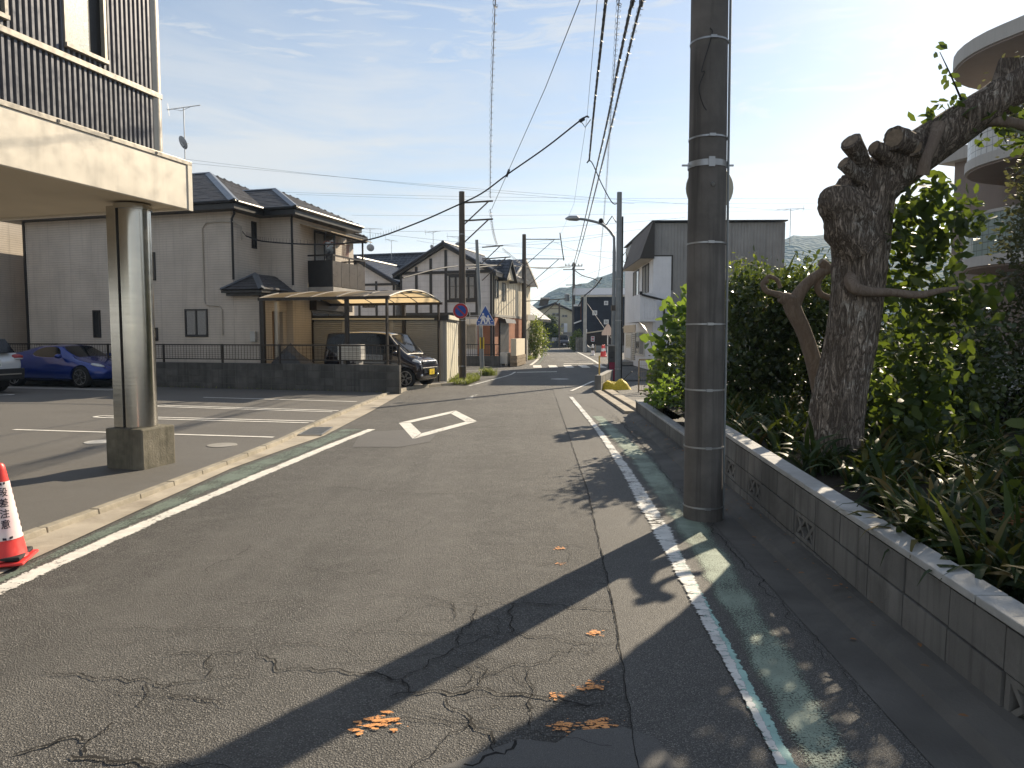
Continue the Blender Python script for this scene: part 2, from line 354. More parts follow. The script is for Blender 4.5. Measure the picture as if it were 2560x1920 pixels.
# ================================================================== setting: ground, road, lot
def sheet(name, pts, z, mat, parent=None, kind='structure'):
    bm = bmesh.new(); f = bm.faces.new([bm.verts.new((p[0], p[1], z)) for p in pts]); bmesh.ops.triangulate(bm, faces=[f])
    bmesh.ops.recalc_face_normals(bm, faces=bm.faces)
    for f in bm.faces:
        if f.normal.z < 0: f.normal_flip()
    me = bpy.data.meshes.new(name); bm.to_mesh(me); bm.free(); me.materials.append(mat)
    o = bpy.data.objects.new(name, me); COL.objects.link(o)
    if parent: o.parent = parent
    elif kind: o['kind'] = kind
    return o
def strip(name, cl, w, z, mat, parent=None, step=.25):
    """painted stripe along a centre line; w = width or list of widths; uv = (metres along, 0..1 across)"""
    cl = [Vector((p[0], p[1], 0)) for p in cl]; ws = w if isinstance(w, (list, tuple)) else [w] * len(cl)
    m = MB(); m.uv = []; ring = []; s = 0
    for i in range(len(cl)):
        d = (cl[min(i+1, len(cl)-1)] - cl[max(i-1, 0)]).normalized(); n = Vector((-d.y, d.x, 0)); 
        if i: s += (cl[i] - cl[i-1]).length
        ring.append((cl[i] + n * ws[i] / 2, cl[i] - n * ws[i] / 2, s))
    for a, b in zip(ring, ring[1:]):
        m.add([(a[1].x, a[1].y, z), (b[1].x, b[1].y, z), (b[0].x, b[0].y, z), (a[0].x, a[0].y, z)], [(0, 1, 2, 3)])
        m.uv += [(a[2], 0), (b[2], 0), (b[2], 1), (a[2], 1)]
    return m.build(name, mat, parent, keep=True)
ground = sheet('ground', [(-2500, -60), (2500, -60), (2500, 3500), (-2500, 3500)], -.03, m_ground)
road = sheet('road', [(-3.75, -10), (-3.75, 20.2), (-3.1, 21.6), (-2.5, 22.4), (-1.55, 23.2), (-1.15, 25.3), (-1.5, 27.6), (-4, 28.6), (-31, 36.4), (-31, 43.6), (-2.4, 36.0),
    (-.1, 35.7), (.6, 37.2), (1.3, 45), (1.95, 57), (2.3, 74), (1.2, 86), (-6, 92), (-40, 98), (-40, 106), (-4, 99), (5.4, 95), (7.4, 86), (6.9, 71), (6.1, 57), (5.4, 44), (5.1, 38),
    (6.0, 31.5), (30, 29.5), (30, 24.5), (5.5, 25.6), (3.9, 25.0), (2.75, 21.5), (2.45, 14), (2.2, 8), (1.98, 2.6), (1.78, -10)], 0, m_road)
lot = sheet('parking_lot', [(-3.9, -10), (-3.86, 5.4), (-3.7, 6.6), (-3.48, 10.2), (-3.5, 13), (-3.40, 19.2), (-10.8, 21.45), (-26, 25.8), (-26, -10)], .05, m_lot)
drive = sheet('driveway', [(-3.1, 19.4), (-3.2, 20.4), (-2.75, 21.6), (-2.35, 22.3), (-2.0, 24.0), (-2.2, 27.4), (-9, 29), (-9, 21.5)], .045, m_conc)
yard = sheet('side_yard', [(3.0, 20.2), (5, 25.0), (20, 25), (20, 15), (2.62, 14.2)], .02, m_lot)
strip_r = sheet('road_strip', [(.45, -4), (.47, 2.6), (.59, 3.96), (.78, 7.2), (1.13, 18.3), (1.22, 21), (2.72, 21.2), (2.44, 14), (2.19, 8), (1.97, 2.6), (1.85, -4)], .004, m_strip)
patch = sheet('road_patch', [tuple(G(*q)[:2]) for q in [(1090, 1925), (1300, 1852), (1390, 1862), (1440, 1830), (1560, 1822), (1640, 1850), (1700, 1925)]], .008, m_patch)
patch2 = sheet('road_patch', [tuple(G(*q)[:2]) for q in [(905, 1080), (1100, 1072), (1075, 1105), (1000, 1118), (880, 1118)]], .004, m_patch)
# left gutter and kerb (each kerb stone its own piece)
gin = [(-3.42, -8), (-3.42, 4.6), (-3.40, 6.6), (-3.36, 8.4), (-3.16, 10), (-2.98, 11.2), (-2.95, 14.8), (-3.0, 19.3)]
gout = [(-3.86, -8), (-3.86, 5.2), (-3.70, 6.6), (-3.58, 8.4), (-3.48, 10.2), (-3.50, 13), (-3.45, 16), (-3.40, 19.2)]
m = MB()
for i in range(len(gin) - 1):
    m.add([(*gin[i], .010), (*gin[i+1], .010), (*gout[i+1], .022), (*gout[i], .022)], [(0, 1, 2, 3)])
gut = m.build('gutter', m_gutter); gut['kind'] = 'structure'
def kerb_run(parent, path, w, z0, z1, ln, mat, name='kerb_stone', jit=.004):
    P_ = [Vector((*p, 0)) for p in path]; L_ = [0]
    for a, b in zip(P_, P_[1:]): L_.append(L_[-1] + (b - a).length)
    def at(s):
        for i in range(len(P_) - 1):
            if s <= L_[i+1]: return P_[i].lerp(P_[i+1], (s - L_[i]) / max(1e-6, L_[i+1] - L_[i]))
        return P_[-1]
    s = 0
    while s < L_[-1] - .1:
        a, b = at(s + .006), at(min(s + ln, L_[-1]) - .006); d = (b - a).normalized(); n = Vector((-d.y, d.x, 0)) * w
        e = Vector((0, 0, random.uniform(-jit, jit))); up = Vector((0, 0, z1)); lo = Vector((0, 0, z0))
        MB().add([a+lo, b+lo, b+n+lo, a+n+lo, a+n*.12+up+e, b+n*.12+up+e, b+n+up+e, a+n+up+e], [(0,3,2,1),(4,5,6,7),(0,1,5,4),(1,2,6,5),(2,3,7,6),(3,0,4,7)]).build(name, mat, parent, bevel=.006)
        s += ln
kerb_run(gut, [(-3.75, 2.0), (-3.76, 5.2), (-3.60, 6.6), (-3.48, 8.4), (-3.38, 10.2), (-3.40, 13), (-3.35, 16), (-3.30, 19.2)], .10, -.02, .068, .6, m_kerb)
kerb_run(gut, [(-3.05, 19.5), (-3.1, 20.4), (-2.65, 21.6), (-2.2, 22.3), (-1.5, 23.1)], .14, -.02, .09, .6, m_kerb)
# grate in the gutter
gr = thing('drain_grate', 'steel drain grate set in the gutter beside the parking lot kerb', 'grate', tuple(G(905, 1086)[:2]) + (.012,), R(3))
gr.location = (-3.22, 11.6, .026)
B('frame', m_metal, gr, (-.19, .19, -.45, -.42, 0, .012), (-.19, .19, .42, .45, 0, .012), (-.19, -.165, -.42, .42, 0, .012), (.165, .19, -.42, .42, 0, .012))
for i in range(14): B('slat', m_metal, gr, (-.165, .165, -.40 + i*.06, -.38 + i*.06, .001, .011))
for nm, q in (('cover', (215, 955)), ('cover', (480, 962))):
    c = G(q[0] * 1.1573 if nm else 0, q[1] * 1.1573, .05); 
    o = MB().lathe([(.20, .0), (.20, .008), (.0, .008)], 20).build('manhole_cover', m_coping if q[0] < 400 else m_conc); o.location = (c.x, c.y, .05)
    tag(o, 'small pale round cover in the lot behind the concrete column block' if q[0] < 400 else 'small dark round cover in the lot near the kerb', 'cover')
# right gutter: pan, sloped lip
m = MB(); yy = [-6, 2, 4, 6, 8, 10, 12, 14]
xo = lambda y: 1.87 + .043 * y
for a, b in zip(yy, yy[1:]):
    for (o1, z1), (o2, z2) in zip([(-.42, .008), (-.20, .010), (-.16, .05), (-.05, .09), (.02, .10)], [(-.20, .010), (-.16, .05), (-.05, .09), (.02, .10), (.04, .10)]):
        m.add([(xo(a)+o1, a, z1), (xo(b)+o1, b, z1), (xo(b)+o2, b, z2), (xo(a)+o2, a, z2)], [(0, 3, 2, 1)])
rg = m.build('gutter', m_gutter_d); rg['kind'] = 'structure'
# concrete drain channel across the yard entrance
ch = thing('drain_channel', 'pale concrete drain channel with dark open slot at the yard entrance', 'drain')
for nm, x0, x1 in (('side_slab', 2.30, 2.50), ('side_slab', 2.62, 2.86)):
    for k in range(6):
        y = 14.4 + k * .95; MB().prism([(x0 + .0*y, y, .0), (x1, y, .0), (x1, y + .94, .0), (x0, y + .94, .0)], (0, 0, .06)).build(nm, m_gutter, ch, bevel=.008)
B('slot', m_black, ch, (2.50, 2.62, 14.4, 20.05, -.02, .012))
# ------------------------------------------------------------------ markings (parts of the road)
lw = [(-3.32, 1.5), (-3.22, 4.3), (-3.13, 5.7), (-3.0, 7), (-2.83, 8.5), (-2.62, 10.3), (-2.39, 12)]
strip('lane_line', catmull([(*p, 0) for p in lw], 5), .19, .006, m_white, road)
gl = [((a[0] + b) / 2 - .03, a[1]) for a, b in zip(lw, (-3.42, -3.42, -3.41, -3.40, -3.36, -3.12, -2.96))]
strip('green_band', [(p[0], p[1]) for p in gl], [abs(2 * (p[0] + .03 - a[0])) - .12 for p, a in zip(gl, lw)], .004, m_green, road)
rw = [(.94, 1), (1.02, 2.53), (1.11, 3.83), (1.23, 5.55), (1.37, 8.52), (1.47, 12.17), (1.54, 18.3)]
strip('lane_line', catmull([(*p, 0) for p in rw[:4]], 5), .085, .012, m_teal_worn, road)
rc_ = catmull([(p[0] - .02, p[1], 0) for p in rw[1:]], 6)
strip('lane_line', rc_, [.05 + .17 * min(1, max(0, (p.y - 3.0) / 2.6)) - .07 * min(1, max(0, (p.y - 7) / 4)) for p in rc_], .014, m_white_worn, road)
rg_ = [(1.10, 1.0, .20), (1.19, 2.53, .22), (1.30, 3.6, .25), (1.46, 5.3, .30), (1.66, 8.8, .34), (1.68, 13.9, .26)]
strip('green_band', [(p[0], p[1]) for p in rg_], [p[2] for p in rg_], .010, m_green_worn, road)
def quad_mark(name, q, mat, z=.006, parent=None):
    m = MB(); m.uv = [(0, .3), (1, .3), (1, .7), (0, .7)]; m.add([(p[0], p[1], z) for p in q], [(0, 1, 2, 3)]); return m.build(name, mat, parent or road, keep=True)
d1 = 1.1573
dia = [G(x*d1, y*d1) for x, y in [(861, 914), (892, 949), (1031, 911), (984, 887)]]
cen = sum(dia, Vector()) / 4
for i in range(4):
    a, b = dia[i], dia[(i+1) % 4]; ia, ib = a.lerp(cen, .30), b.lerp(cen, .30)
    quad_mark('diamond_bar', [a.lerp(b, .012), a.lerp(b, .988), ib.lerp(ia, .012), ib.lerp(ia, .988)], m_white)
for i, x in enumerate([1.05, 1.80, 2.55, 3.30, 4.05]):
    quad_mark('crossing_bar', [(x + .05*i, 35.0), (x + .43 + .05*i, 35.0), (x + .50 + .05*i, 37.9), (x + .07 + .05*i, 37.9)], m_white)
quad_mark('stop_line', [(.2, 30.4), (1.95, 30.9), (1.98, 31.3), (.22, 30.8)], m_white)
quad_mark('stop_line', [(2.9, 39.6), (4.6, 39.9), (4.6, 40.4), (2.9, 40.1)], m_white)
strip('edge_line', catmull([(-1.35, 22.4, 0), (-1.1, 23.6, 0), (-.6, 26, 0), (-.1, 28.5, 0), (.15, 31, 0)], 4), .14, .006, m_white_worn, road)
strip('edge_line', catmull([(1.0, 38, 0), (1.55, 45, 0), (2.15, 55, 0), (2.45, 70, 0), (1.6, 84, 0)], 4), .22, .006, m_white, road)
strip('edge_line', catmull([(1.3, 38, 0), (1.85, 45, 0), (2.45, 55, 0)], 4), .16, .006, m_green, road)
strip('edge_line', catmull([(4.75, 38, 0), (5.1, 44, 0), (5.7, 56, 0), (6.3, 70, 0), (6.6, 80, 0)], 4), .22, .006, m_white, road)
strip('edge_line', [(1.7, 20.3), (2.85, 24.7)], .12, .012, m_white, road)
strip('edge_line', [(-2.3, 32.2), (-.9, 32.6), (-.1, 31.6)], .2, .006, m_white_worn, road)
for x, y, w, l in [(1.9, 42.5, .5, .5), (2.5, 42.9, .6, .3), (3.2, 43.2, .5, .5), (2.1, 45, .3, .9), (2.9, 45.4, .8, .25), (2.6, 47.5, .25, 1.2), (3.3, 48, .5, .4), (3.6, 55, 1.6, .8), (3.9, 62, 1.7, 1.2), (3.4, 78, 2.4, .8)]:
    quad_mark('road_letter_stroke', [(x, y), (x + w, y), (x + w + .03, y + l), (x + .03, y + l)], m_faint)
quad_mark('lane_dash', [tuple(G(*q)[:2]) for q in [(1178, 1000), (1160, 1000), (1186, 986), (1196, 986)]], m_faint)
o = MB().lathe([(.33, 0), (.33, .004), (0, .0045)], 28).build('manhole_cover', m_coping); o.location = (1.74, 25.9, .003)
tag(o, 'bright round manhole cover in the shaded road before the crossing', 'manhole cover')
# bay lines of the parking lot: double-ended hairpins and single lines
def lot_line(p, q, w=.09): strip('bay_line', [p, q], w, .056, m_white_lot, lot)
m_white_lot = paint('lot_white_paint', (.80, .78, .73), .30, 40, .5)
for (a, b, dbl) in [((-8.18, 11.59), (-3.62, 10.71), 0), ((-7.9, 13.45), (-3.58, 12.61), 1), ((-7.78, 15.51), (-3.60, 14.4), 1), ((-7.69, 17.65), (-3.62, 16.5), 0), ((-11.2, 20.05), (-16.5, 21.5), 1), ((-13.0, 18.35), (-17, 19.6), 1)]:
    if not dbl: lot_line(a, b); continue
    d = Vector((b[0]-a[0], b[1]-a[1])).normalized(); n = Vector((-d.y, d.x)); a, b = Vector(a), Vector(b); g = .125
    lot_line(a + d*.12 + n*g, b + n*g); lot_line(a + d*.12 - n*g, b - n*g)
    arc = [a + d*.12 + n*g*math.cos(t) - d*.12*math.sin(t) for t in np.linspace(0, math.pi, 9)]
    strip('bay_line', arc, .09, .060, m_white_lot, lot)
# cracks and the long joint, dark strips with real edges laid in the road
m_crack = M('crack_dirt', (.012, .011, .010), .95, var=.3, scale=30)
def crack(pts, w, z=.0085, px=True, amp=.006):
    pts = [G(*p)[:2] if px else p for p in pts]; out = []; ph = random.random() * 50
    for a, b in zip(pts, pts[1:]):
        a, b = Vector(a), Vector(b); k = max(2, int((b - a).length / .022)); n = Vector((-(b - a).y, (b - a).x)).normalized()
        for i in range(k):
            q = a.lerp(b, i / k); e = min(1, 4 * min(i, k - i) / k); ph += .35
            q += n * e * (amp / .006) * (.022 * min(1, (b - a).length) * math.sin(ph * .9) + .014 * math.sin(ph * 2.3 + 1)); out.append((q.x + random.gauss(0, amp * .5), q.y + random.gauss(0, amp)))
    out.append(tuple(pts[-1]))
    ws = [max(.0025, .72 * w * random.uniform(.35, 1.2) * min(1, .3 + 4 * min(i + 1, len(out) - i) / len(out))) for i in range(len(out))]
    return strip('crack', out, ws, z, m_crack, road)
zc = lambda x, y: (900 + x / 2.212, 1300 + y / 2.212)
zd = lambda x, y: (x / 2.212, 1300 + y / 2.212)
ze = lambda x, y: (700 + x / 2.212, 900 + y / 2.212)
C_ = [([zc(500, 462), zc(640, 472), zc(800, 462), zc(1000, 470), zc(1200, 490), zc(1395, 500)], .016), ([zc(640, 480), zc(610, 580), zc(540, 640), zc(545, 700)], .011),
 ([zc(845, 475), zc(835, 560), zc(845, 610), zc(830, 630)], .011), ([zc(730, 620), zc(850, 632), zc(960, 650), zc(1100, 655), zc(1195, 690), zc(1300, 685), zc(1440, 695)], .013),
 ([zc(0, 855), zc(140, 870), zc(230, 890), zc(270, 960)], .016), ([zc(230, 890), zc(420, 770), zc(560, 700), zc(720, 640)], .010), ([zc(160, 985), zc(330, 955), zc(520, 965), zc(640, 935), zc(840, 970), zc(1020, 990), zc(1200, 1020), zc(1390, 1030)], .020),
 ([zc(470, 990), zc(500, 1040), zc(600, 1090), zc(690, 1180), zc(740, 1230), zc(740, 1290)], .016), ([zc(660, 910), zc(720, 860), zc(860, 800), zc(1010, 795), zc(1110, 790)], .010), ([zc(920, 820), zc(945, 900), zc(945, 980), zc(935, 1060), zc(945, 1150)], .011),
 ([zc(580, 1365), zc(680, 1325), zc(800, 1310), zc(860, 1230)], .018), ([zc(1050, 780), zc(1190, 700)], .008), ([zc(200, 1110), zc(400, 1115), zc(500, 1125), zc(620, 1110)], .008), ([zc(640, 800), zc(700, 840), zc(660, 910)], .010),
 ([zd(240, 850), zd(340, 855), zd(470, 870), zd(600, 880), zd(790, 882), zd(870, 915), zd(990, 908), zd(1180, 882), zd(1400, 858)], .013), ([zd(900, 755), zd(1090, 738), zd(1180, 745), zd(1400, 718)], .010), ([zd(1160, 745), zd(1150, 810), zd(1180, 880)], .010),
 ([zd(1410, 722), zd(1490, 770), zd(1540, 835), zd(1720, 830), zd(1850, 835), zd(2000, 850), zd(2180, 880)], .014), ([zd(1480, 705), zd(1680, 685), zd(1850, 710), zd(1990, 745)], .007), ([zd(820, 900), zd(815, 970), zd(790, 1030)], .009),
 ([zd(70, 1310), zd(200, 1270), zd(320, 1230), zd(460, 1205), zd(480, 1240), zd(475, 1300)], .022), ([zd(390, 1315), zd(520, 1325), zd(700, 1345), zd(860, 1368)], .020), ([zd(480, 1235), zd(560, 1180), zd(620, 1130)], .012), ([zd(955, 975), zd(1010, 988), zd(1180, 1000)], .010),
 ([ze(60, 708), ze(320, 706), ze(460, 715), ze(600, 735), ze(850, 742), ze(1120, 745), ze(1270, 758), ze(1530, 758)], .012), ([ze(1420, 720), ze(1560, 722), ze(1700, 725)], .012), ([ze(1030, 375), ze(1230, 372), ze(1400, 378), ze(1570, 378)], .014), ([ze(880, 415), ze(950, 425), ze(1150, 430)], .012),
 ([ze(1180, 345), ze(1350, 350), ze(1530, 340)], .010), ([ze(1280, 620), ze(1500, 632), ze(1660, 628)], .008), ([ze(1330, 300), ze(1500, 305)], .01), ([ze(1350, 400), ze(1560, 402)], .01), ([ze(1480, 1022), ze(1700, 1035)], .01), ([ze(1080, 1015), ze(1480, 1022)], .006)]
for p, w in C_: crack(p, w)
# hairlines branching off between them
for k in range(46):
    y = 2.4 + 9.5 * random.random() ** 1.7; x = random.uniform(-2.9, .42) if k % 3 else random.uniform(-1.2, .42); pt = [(x, y)]; an = random.choice((0, 0, math.pi, math.pi / 2)) + random.gauss(0, .35)
    for s in range(random.randint(3, 6)): an += random.gauss(0, .45); l_ = random.uniform(.08, .22) * (1 + .06 * y); pt.append((min(.42, pt[-1][0] + l_ * math.cos(an)), pt[-1][1] + l_ * math.sin(an) * .6))
    crack(pt, random.uniform(.004, .008), .0083, False, .005)
crack([(.45, 1.5), (.47, 2.6), (.59, 3.96), (.78, 7.2), (1.13, 18.3)], .010, .010, False, .0012)
crack([(1.55, 3), (1.62, 5), (1.75, 8), (1.95, 12), (2.1, 16)], .010, .012, False, .007)
crack([(1.4, 17.5), (1.8, 15.5), (2.0, 13), (2.05, 10)], .012, .012, False, .01)
# orange survey paint: many small chips
for cx, cy, r in [(945, 1810, .11), (1405, 1820, .075), (1494, 1815, .085), (1482, 1715, .075), (1390, 1742, .045), (1488, 1585, .06), (1400, 1372, .05), (1402, 1412, .04)]:
    c = G(cx, cy); m = MB(); m.uv = []
    for k in range(int(22 + 230 * r)):
        q = (c.x + random.gauss(0, r * .42), c.y + random.gauss(0, r * .34)); rr = r * random.uniform(.03, .19); n_ = 7
        m.add([(q[0] + rr * 1.5 * math.cos(t) * random.uniform(.5, 1.2), q[1] + rr * .7 * math.sin(t) * random.uniform(.5, 1.2), .0062 + k * .00001) for t in np.linspace(0, 6.28, n_ + 1)[:-1]], [tuple(range(n_))]); m.uv += [(0, .5)] * n_
    m.build('paint_mark', m_orange, road, keep=True)['kind'] = 'stuff'

# ================================================================== office building on the left
E_ = Vector((-3.85, 8.67, 0))
off = thing('office_building', 'office with dark ribbed metal wall above a cream canopy on a steel column', 'building', E_, -A0)
# local x = across the street face (u), local y = along the street (v, away from the camera)
B('canopy_fascia', m_fascia, off, (-.05, 0, -14, 0, 3.1, 3.62), (-14, -.05, -.05, 0, 3.1, 3.62), bevel=.006)
B('soffit', m_soffit, off, (-14, -.05, -14, -.05, 3.13, 3.2))
B('fascia_cap', m_trim, off, (-.16, .012, -14, .012, 3.62, 3.67), (-14, -.16, -.16, .012, 3.62, 3.67), bevel=.004)
B('fascia_corner_trim', m_fascia, off, (-.01, .010, -.06, .008, 3.09, 3.62))
m = MB()
for y in np.arange(-.55, -6, -.62): m.obox((.014, y, 3.645), (.008, .025, .025))
m.build('cap_screw', m_black, off)['kind'] = 'stuff'
def corrugated(name, mat, parent, y0, y1, x, z0, z1, pitch, dep, holes=()):
    """vertical trapezoid ribs on a wall facing +x, as one folded sheet"""
    m = MB(); y = y0; prof = []
    while y < y1:
        for f, d in ((0, 0), (.40, 0), (.5, dep), (.9, dep)): prof.append((min(y + f * pitch, y1), x - d))
        y += pitch
    prof.append((y1, x))
    for (ya, xa), (yb, xb) in zip(prof, prof[1:]):
        segs = [(z0, z1)]
        for hy0, hy1, hz0, hz1 in holes:
            if (ya + yb) / 2 > hy0 and (ya + yb) / 2 < hy1: segs = [s for s in ((z0, hz0), (hz1, z1)) if s[1] - s[0] > .01]
        for a, b in segs: m.add([(xa, ya, a), (xb, yb, a), (xb, yb, b), (xa, ya, b)], [(0, 1, 2, 3)])
    return m.build(name, mat, parent)
holes = [(-1.60, -1.16, 4.45, 6.1), (-3.2, -2.24, 4.45, 6.1)]
corrugated('ribbed_cladding', m_navy_clad, off, -13, -.46, -.06, 3.67, 4.28, .062, .030)
corrugated('ribbed_cladding', m_navy_clad, off, -13, -.46, -.06, 4.34, 7.2, .062, .030, holes)
B('wall_core', m_black, off, (-12, -.10, -13, -.42, 3.67, 7.2))
B('band_trim', m_trim, off, (-.09, -.035, -13, -.38, 4.28, 4.34), bevel=.005)
m = MB().tube([(-.11, -.43, 3.67), (-.11, -.43, 7.25)], .075, 16); m.build('corner_post', m_trim, off, smooth=True)
for y0, y1, z0, z1 in holes:
    w = MB(); w.box(-.09, -.04, y0 - .03, y0, z0 - .04, z1 + .03).box(-.09, -.04, y1, y1 + .03, z0 - .04, z1 + .03).box(-.09, -.02, y0 - .03, y1 + .03, z0 - .045, z0 - .005)
    f = w.build('window', m_trim, off)
    B('reveal', m_black, f, (-.30, -.091, y0 - .025, y1 + .025, z0 - .02, z1))
    B('pane', m_frost, f, (-.085, -.07, y0 + .01, y0 + (y1 - y0) * .62, z0, z1))
# steel clad column on its concrete block
cl = thing('canopy_column', 'brushed steel clad round column on a stained concrete block under the canopy', 'column', (-4.42, 8.40, .05), -A0)
B('base_block', m_mossy, cl, (-.26, .26, -.26, .26, -.05, .47), bevel=.018)
cl2 = MB().lathe([(.188, .47), (.188, 3.04)], 48); cl2.build('steel_sleeve', m_steel, cl, smooth=True)
m = MB(); m.box(-.198, -.065, -.192, -.13, .475, 3.03); m.build('flat_panel', m_steel, cl, bevel=.004)
B('seam', m_black, cl, (-.061, -.050, -.196, -.10, .475, 3.03))
MB().lathe([(.205, 3.0), (.205, 3.06)], 40).build('collar', m_steel, cl, smooth=True)

# ------------------------------------------------------------------ traffic cone with its sleeve
def text_mesh(s, size, bold=0.):
    cu = bpy.data.curves.new('txt', 'FONT'); cu.body = s; cu.size = size; cu.align_x = 'CENTER'; cu.align_y = 'CENTER'; cu.resolution_u = 3; cu.offset = bold
    o = bpy.data.objects.new('txt', cu); COL.objects.link(o); dg = bpy.context.evaluated_depsgraph_get(); me = bpy.data.meshes.new_from_object(o.evaluated_get(dg))
    bpy.data.objects.remove(o); return me
def cone_r(z): return .155 - (z - .05) * (.155 - .048) / .60
cn = thing('traffic_cone', 'red traffic cone with white lettered sleeve standing on the lot kerb', 'traffic cone', (-3.55, 4.86, .03), R(18))
prof = [(.17, .03), (.158, .05)] + [(cone_r(z), z) for z in (.2, .35, .5, .62)] + [(.046, .655), (.040, .685), (.026, .70), (.0, .705)]
MB().lathe(prof, 32, cap=False).build('cone_body', m_red, cn, smooth=True)
B('base_plate', m_red, cn, (-.19, .19, -.19, .19, 0, .022), bevel=.012)
MB().box(-.16, .16, -.16, .16, .024, .055).build('rubber_weight', m_rubber, cn, bevel=.012)
sl = NT('cone_sleeve'); p = sl.pos()
m_sleeve = sl.end(sl.pbr(sl.mix(sl.rng(sl.noise(p, 7, 4), .35, .65), (.80, .60, .62), (.80, .74, .70)), .35, 0, None, .5))
z0s, z1s = .17, .575
MB().lathe([(cone_r(z) + .004, z) for z in np.linspace(z0s, z1s, 8)], 32, cap=False).build('sleeve', m_sleeve, cn, smooth=True)
m_ink = M('black_ink', (.02, .015, .03), .6, var=.2, scale=20)
def wrap(me, ang, zc, off_=.0065):
    for v in me.vertices:
        z = zc + v.co.y; r = cone_r(z) + off_; a = ang + v.co.x / r; v.co = (r * math.cos(a), r * math.sin(a), z)
camdir = math.atan2(-4.86, 3.55) - R(18)
for i, chx in enumerate('段差注意'):
    me = text_mesh(chx, .066, .0008); wrap(me, camdir + .22, .50 - i * .074, .0105); me.materials.append(m_ink)
    o = bpy.data.objects.new('lettering', me); COL.objects.link(o); o.parent = cn
def sleeve_quad(a0, a1, zb, zt, sk):
    m = MB(); n = 4
    for i in range(n):
        t0, t1 = i / n, (i + 1) / n
        q = []
        for t, zz in ((t0, zb + sk * t0), (t1, zb + sk * t1), (t1, zt + sk * t1), (t0, zt + sk * t0)):
            r = cone_r(zz) + .0062; a = a0 + (a1 - a0) * t; q.append((r * math.cos(a), r * math.sin(a), zz))
        m.add(q, [(0, 1, 2, 3)])
    return m.build('sleeve_stripe', m_ink, cn)
for k in range(8): sleeve_quad(camdir - .70, camdir - .30, .19 + k * .047, .21 + k * .047, -.02)
for k in range(8): sleeve_quad(camdir + 1.35, camdir + 1.7, .19 + k * .047, .21 + k * .047, .02)
for z in (.555, .175):
    for k in range(3): sleeve_quad(camdir - .3 + k * .32, camdir - .12 + k * .32, z, z + .016, .004 * (-1) ** k)

cn.scale = (.90, .90, .98)

# ================================================================== block walls
blk_cache = {}
def blk_mesh(l, h, t, mat):
    k = (round(l, 3), round(h, 3), round(t, 3), mat.name)
    if k not in blk_cache:
        b = .009; m = MB(); x, y, z = l / 2, t / 2, h / 2
        m.add([(-x+b,-y,-z+b),(x-b,-y,-z+b),(x-b,-y,z-b),(-x+b,-y,z-b),(-x,-y+b,-z),(x,-y+b,-z),(x,-y+b,z),(-x,-y+b,z),(-x,y,-z),(x,y,-z),(x,y,z),(-x,y,z)],
              [(0,1,2,3),(0,4,5,1),(1,5,6,2),(2,6,7,3),(3,7,4,0),(4,8,9,5),(5,9,10,6),(6,10,11,7),(7,11,8,4),(8,11,10,9)])
        me = m.mesh('block'); me.materials.append(mat); blk_cache[k] = me
    return blk_cache[k]
def block(parent, x, y, z, l, h, t, mat, name='block', jit=.002):
    o = bpy.data.objects.new(name, blk_mesh(l, h, t, mat)); COL.objects.link(o); o.parent = parent
    o.location = (x, y + random.uniform(-jit, jit), z); return o
# low wall between lot and first house: local x = u, local y = v, right end at the origin
bw_ = thing('block_wall', 'dark concrete block wall between parking lot and first house', 'wall', (-3.02, 19.18, 0), -A0)
B('mortar_core', m_mortar, bw_, (-15, -.012, -.052, .052, -.05, .795))
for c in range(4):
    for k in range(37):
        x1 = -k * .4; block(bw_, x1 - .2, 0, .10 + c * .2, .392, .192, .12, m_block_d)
fn = thing('mesh_fence', 'dark brown wire mesh fence standing on the block wall', 'fence', (-3.02, 19.18, .8), -A0)
B('top_rail', m_bronze, fn, (-15, 0, -.02, .02, .50, .54)); B('bottom_rail', m_bronze, fn, (-15, 0, -.018, .018, .09, .12))
for x in [-.03, -1.81, -3.73, -5.65, -7.72, -9.79, -11.8, -13.8]: B('post', m_bronze, fn, (x - .025, x + .025, -.022, .022, -.02, .545))
m = MB()
for x in np.arange(-15, -3.75, .10): m.box(x - .0035, x + .0035, -.004, .004, .11, .51)
for z in (.17, .23, .29, .35, .41, .47): m.box(-15, -3.75, -.003, .003, z - .003, z + .003)
m.build('wire_mesh', m_bronze, fn)
m = MB()
for x in np.arange(-3.7, -.05, .12): m.box(x - .003, x + .003, -.004, .004, .11, .51)
for z in (.21, .31, .41): m.box(-3.72, 0, -.003, .003, z - .003, z + .003)
m.build('wire_mesh', m_bronze, fn)

# garden wall on the right
GW_RZ = math.atan2(.999, .043); GWo = Vector((1.87 - .043 * 2, -2, 0))
gw = thing('garden_wall', 'grey concrete block garden wall with pale coping beside the large pole', 'wall', GWo, GW_RZ)
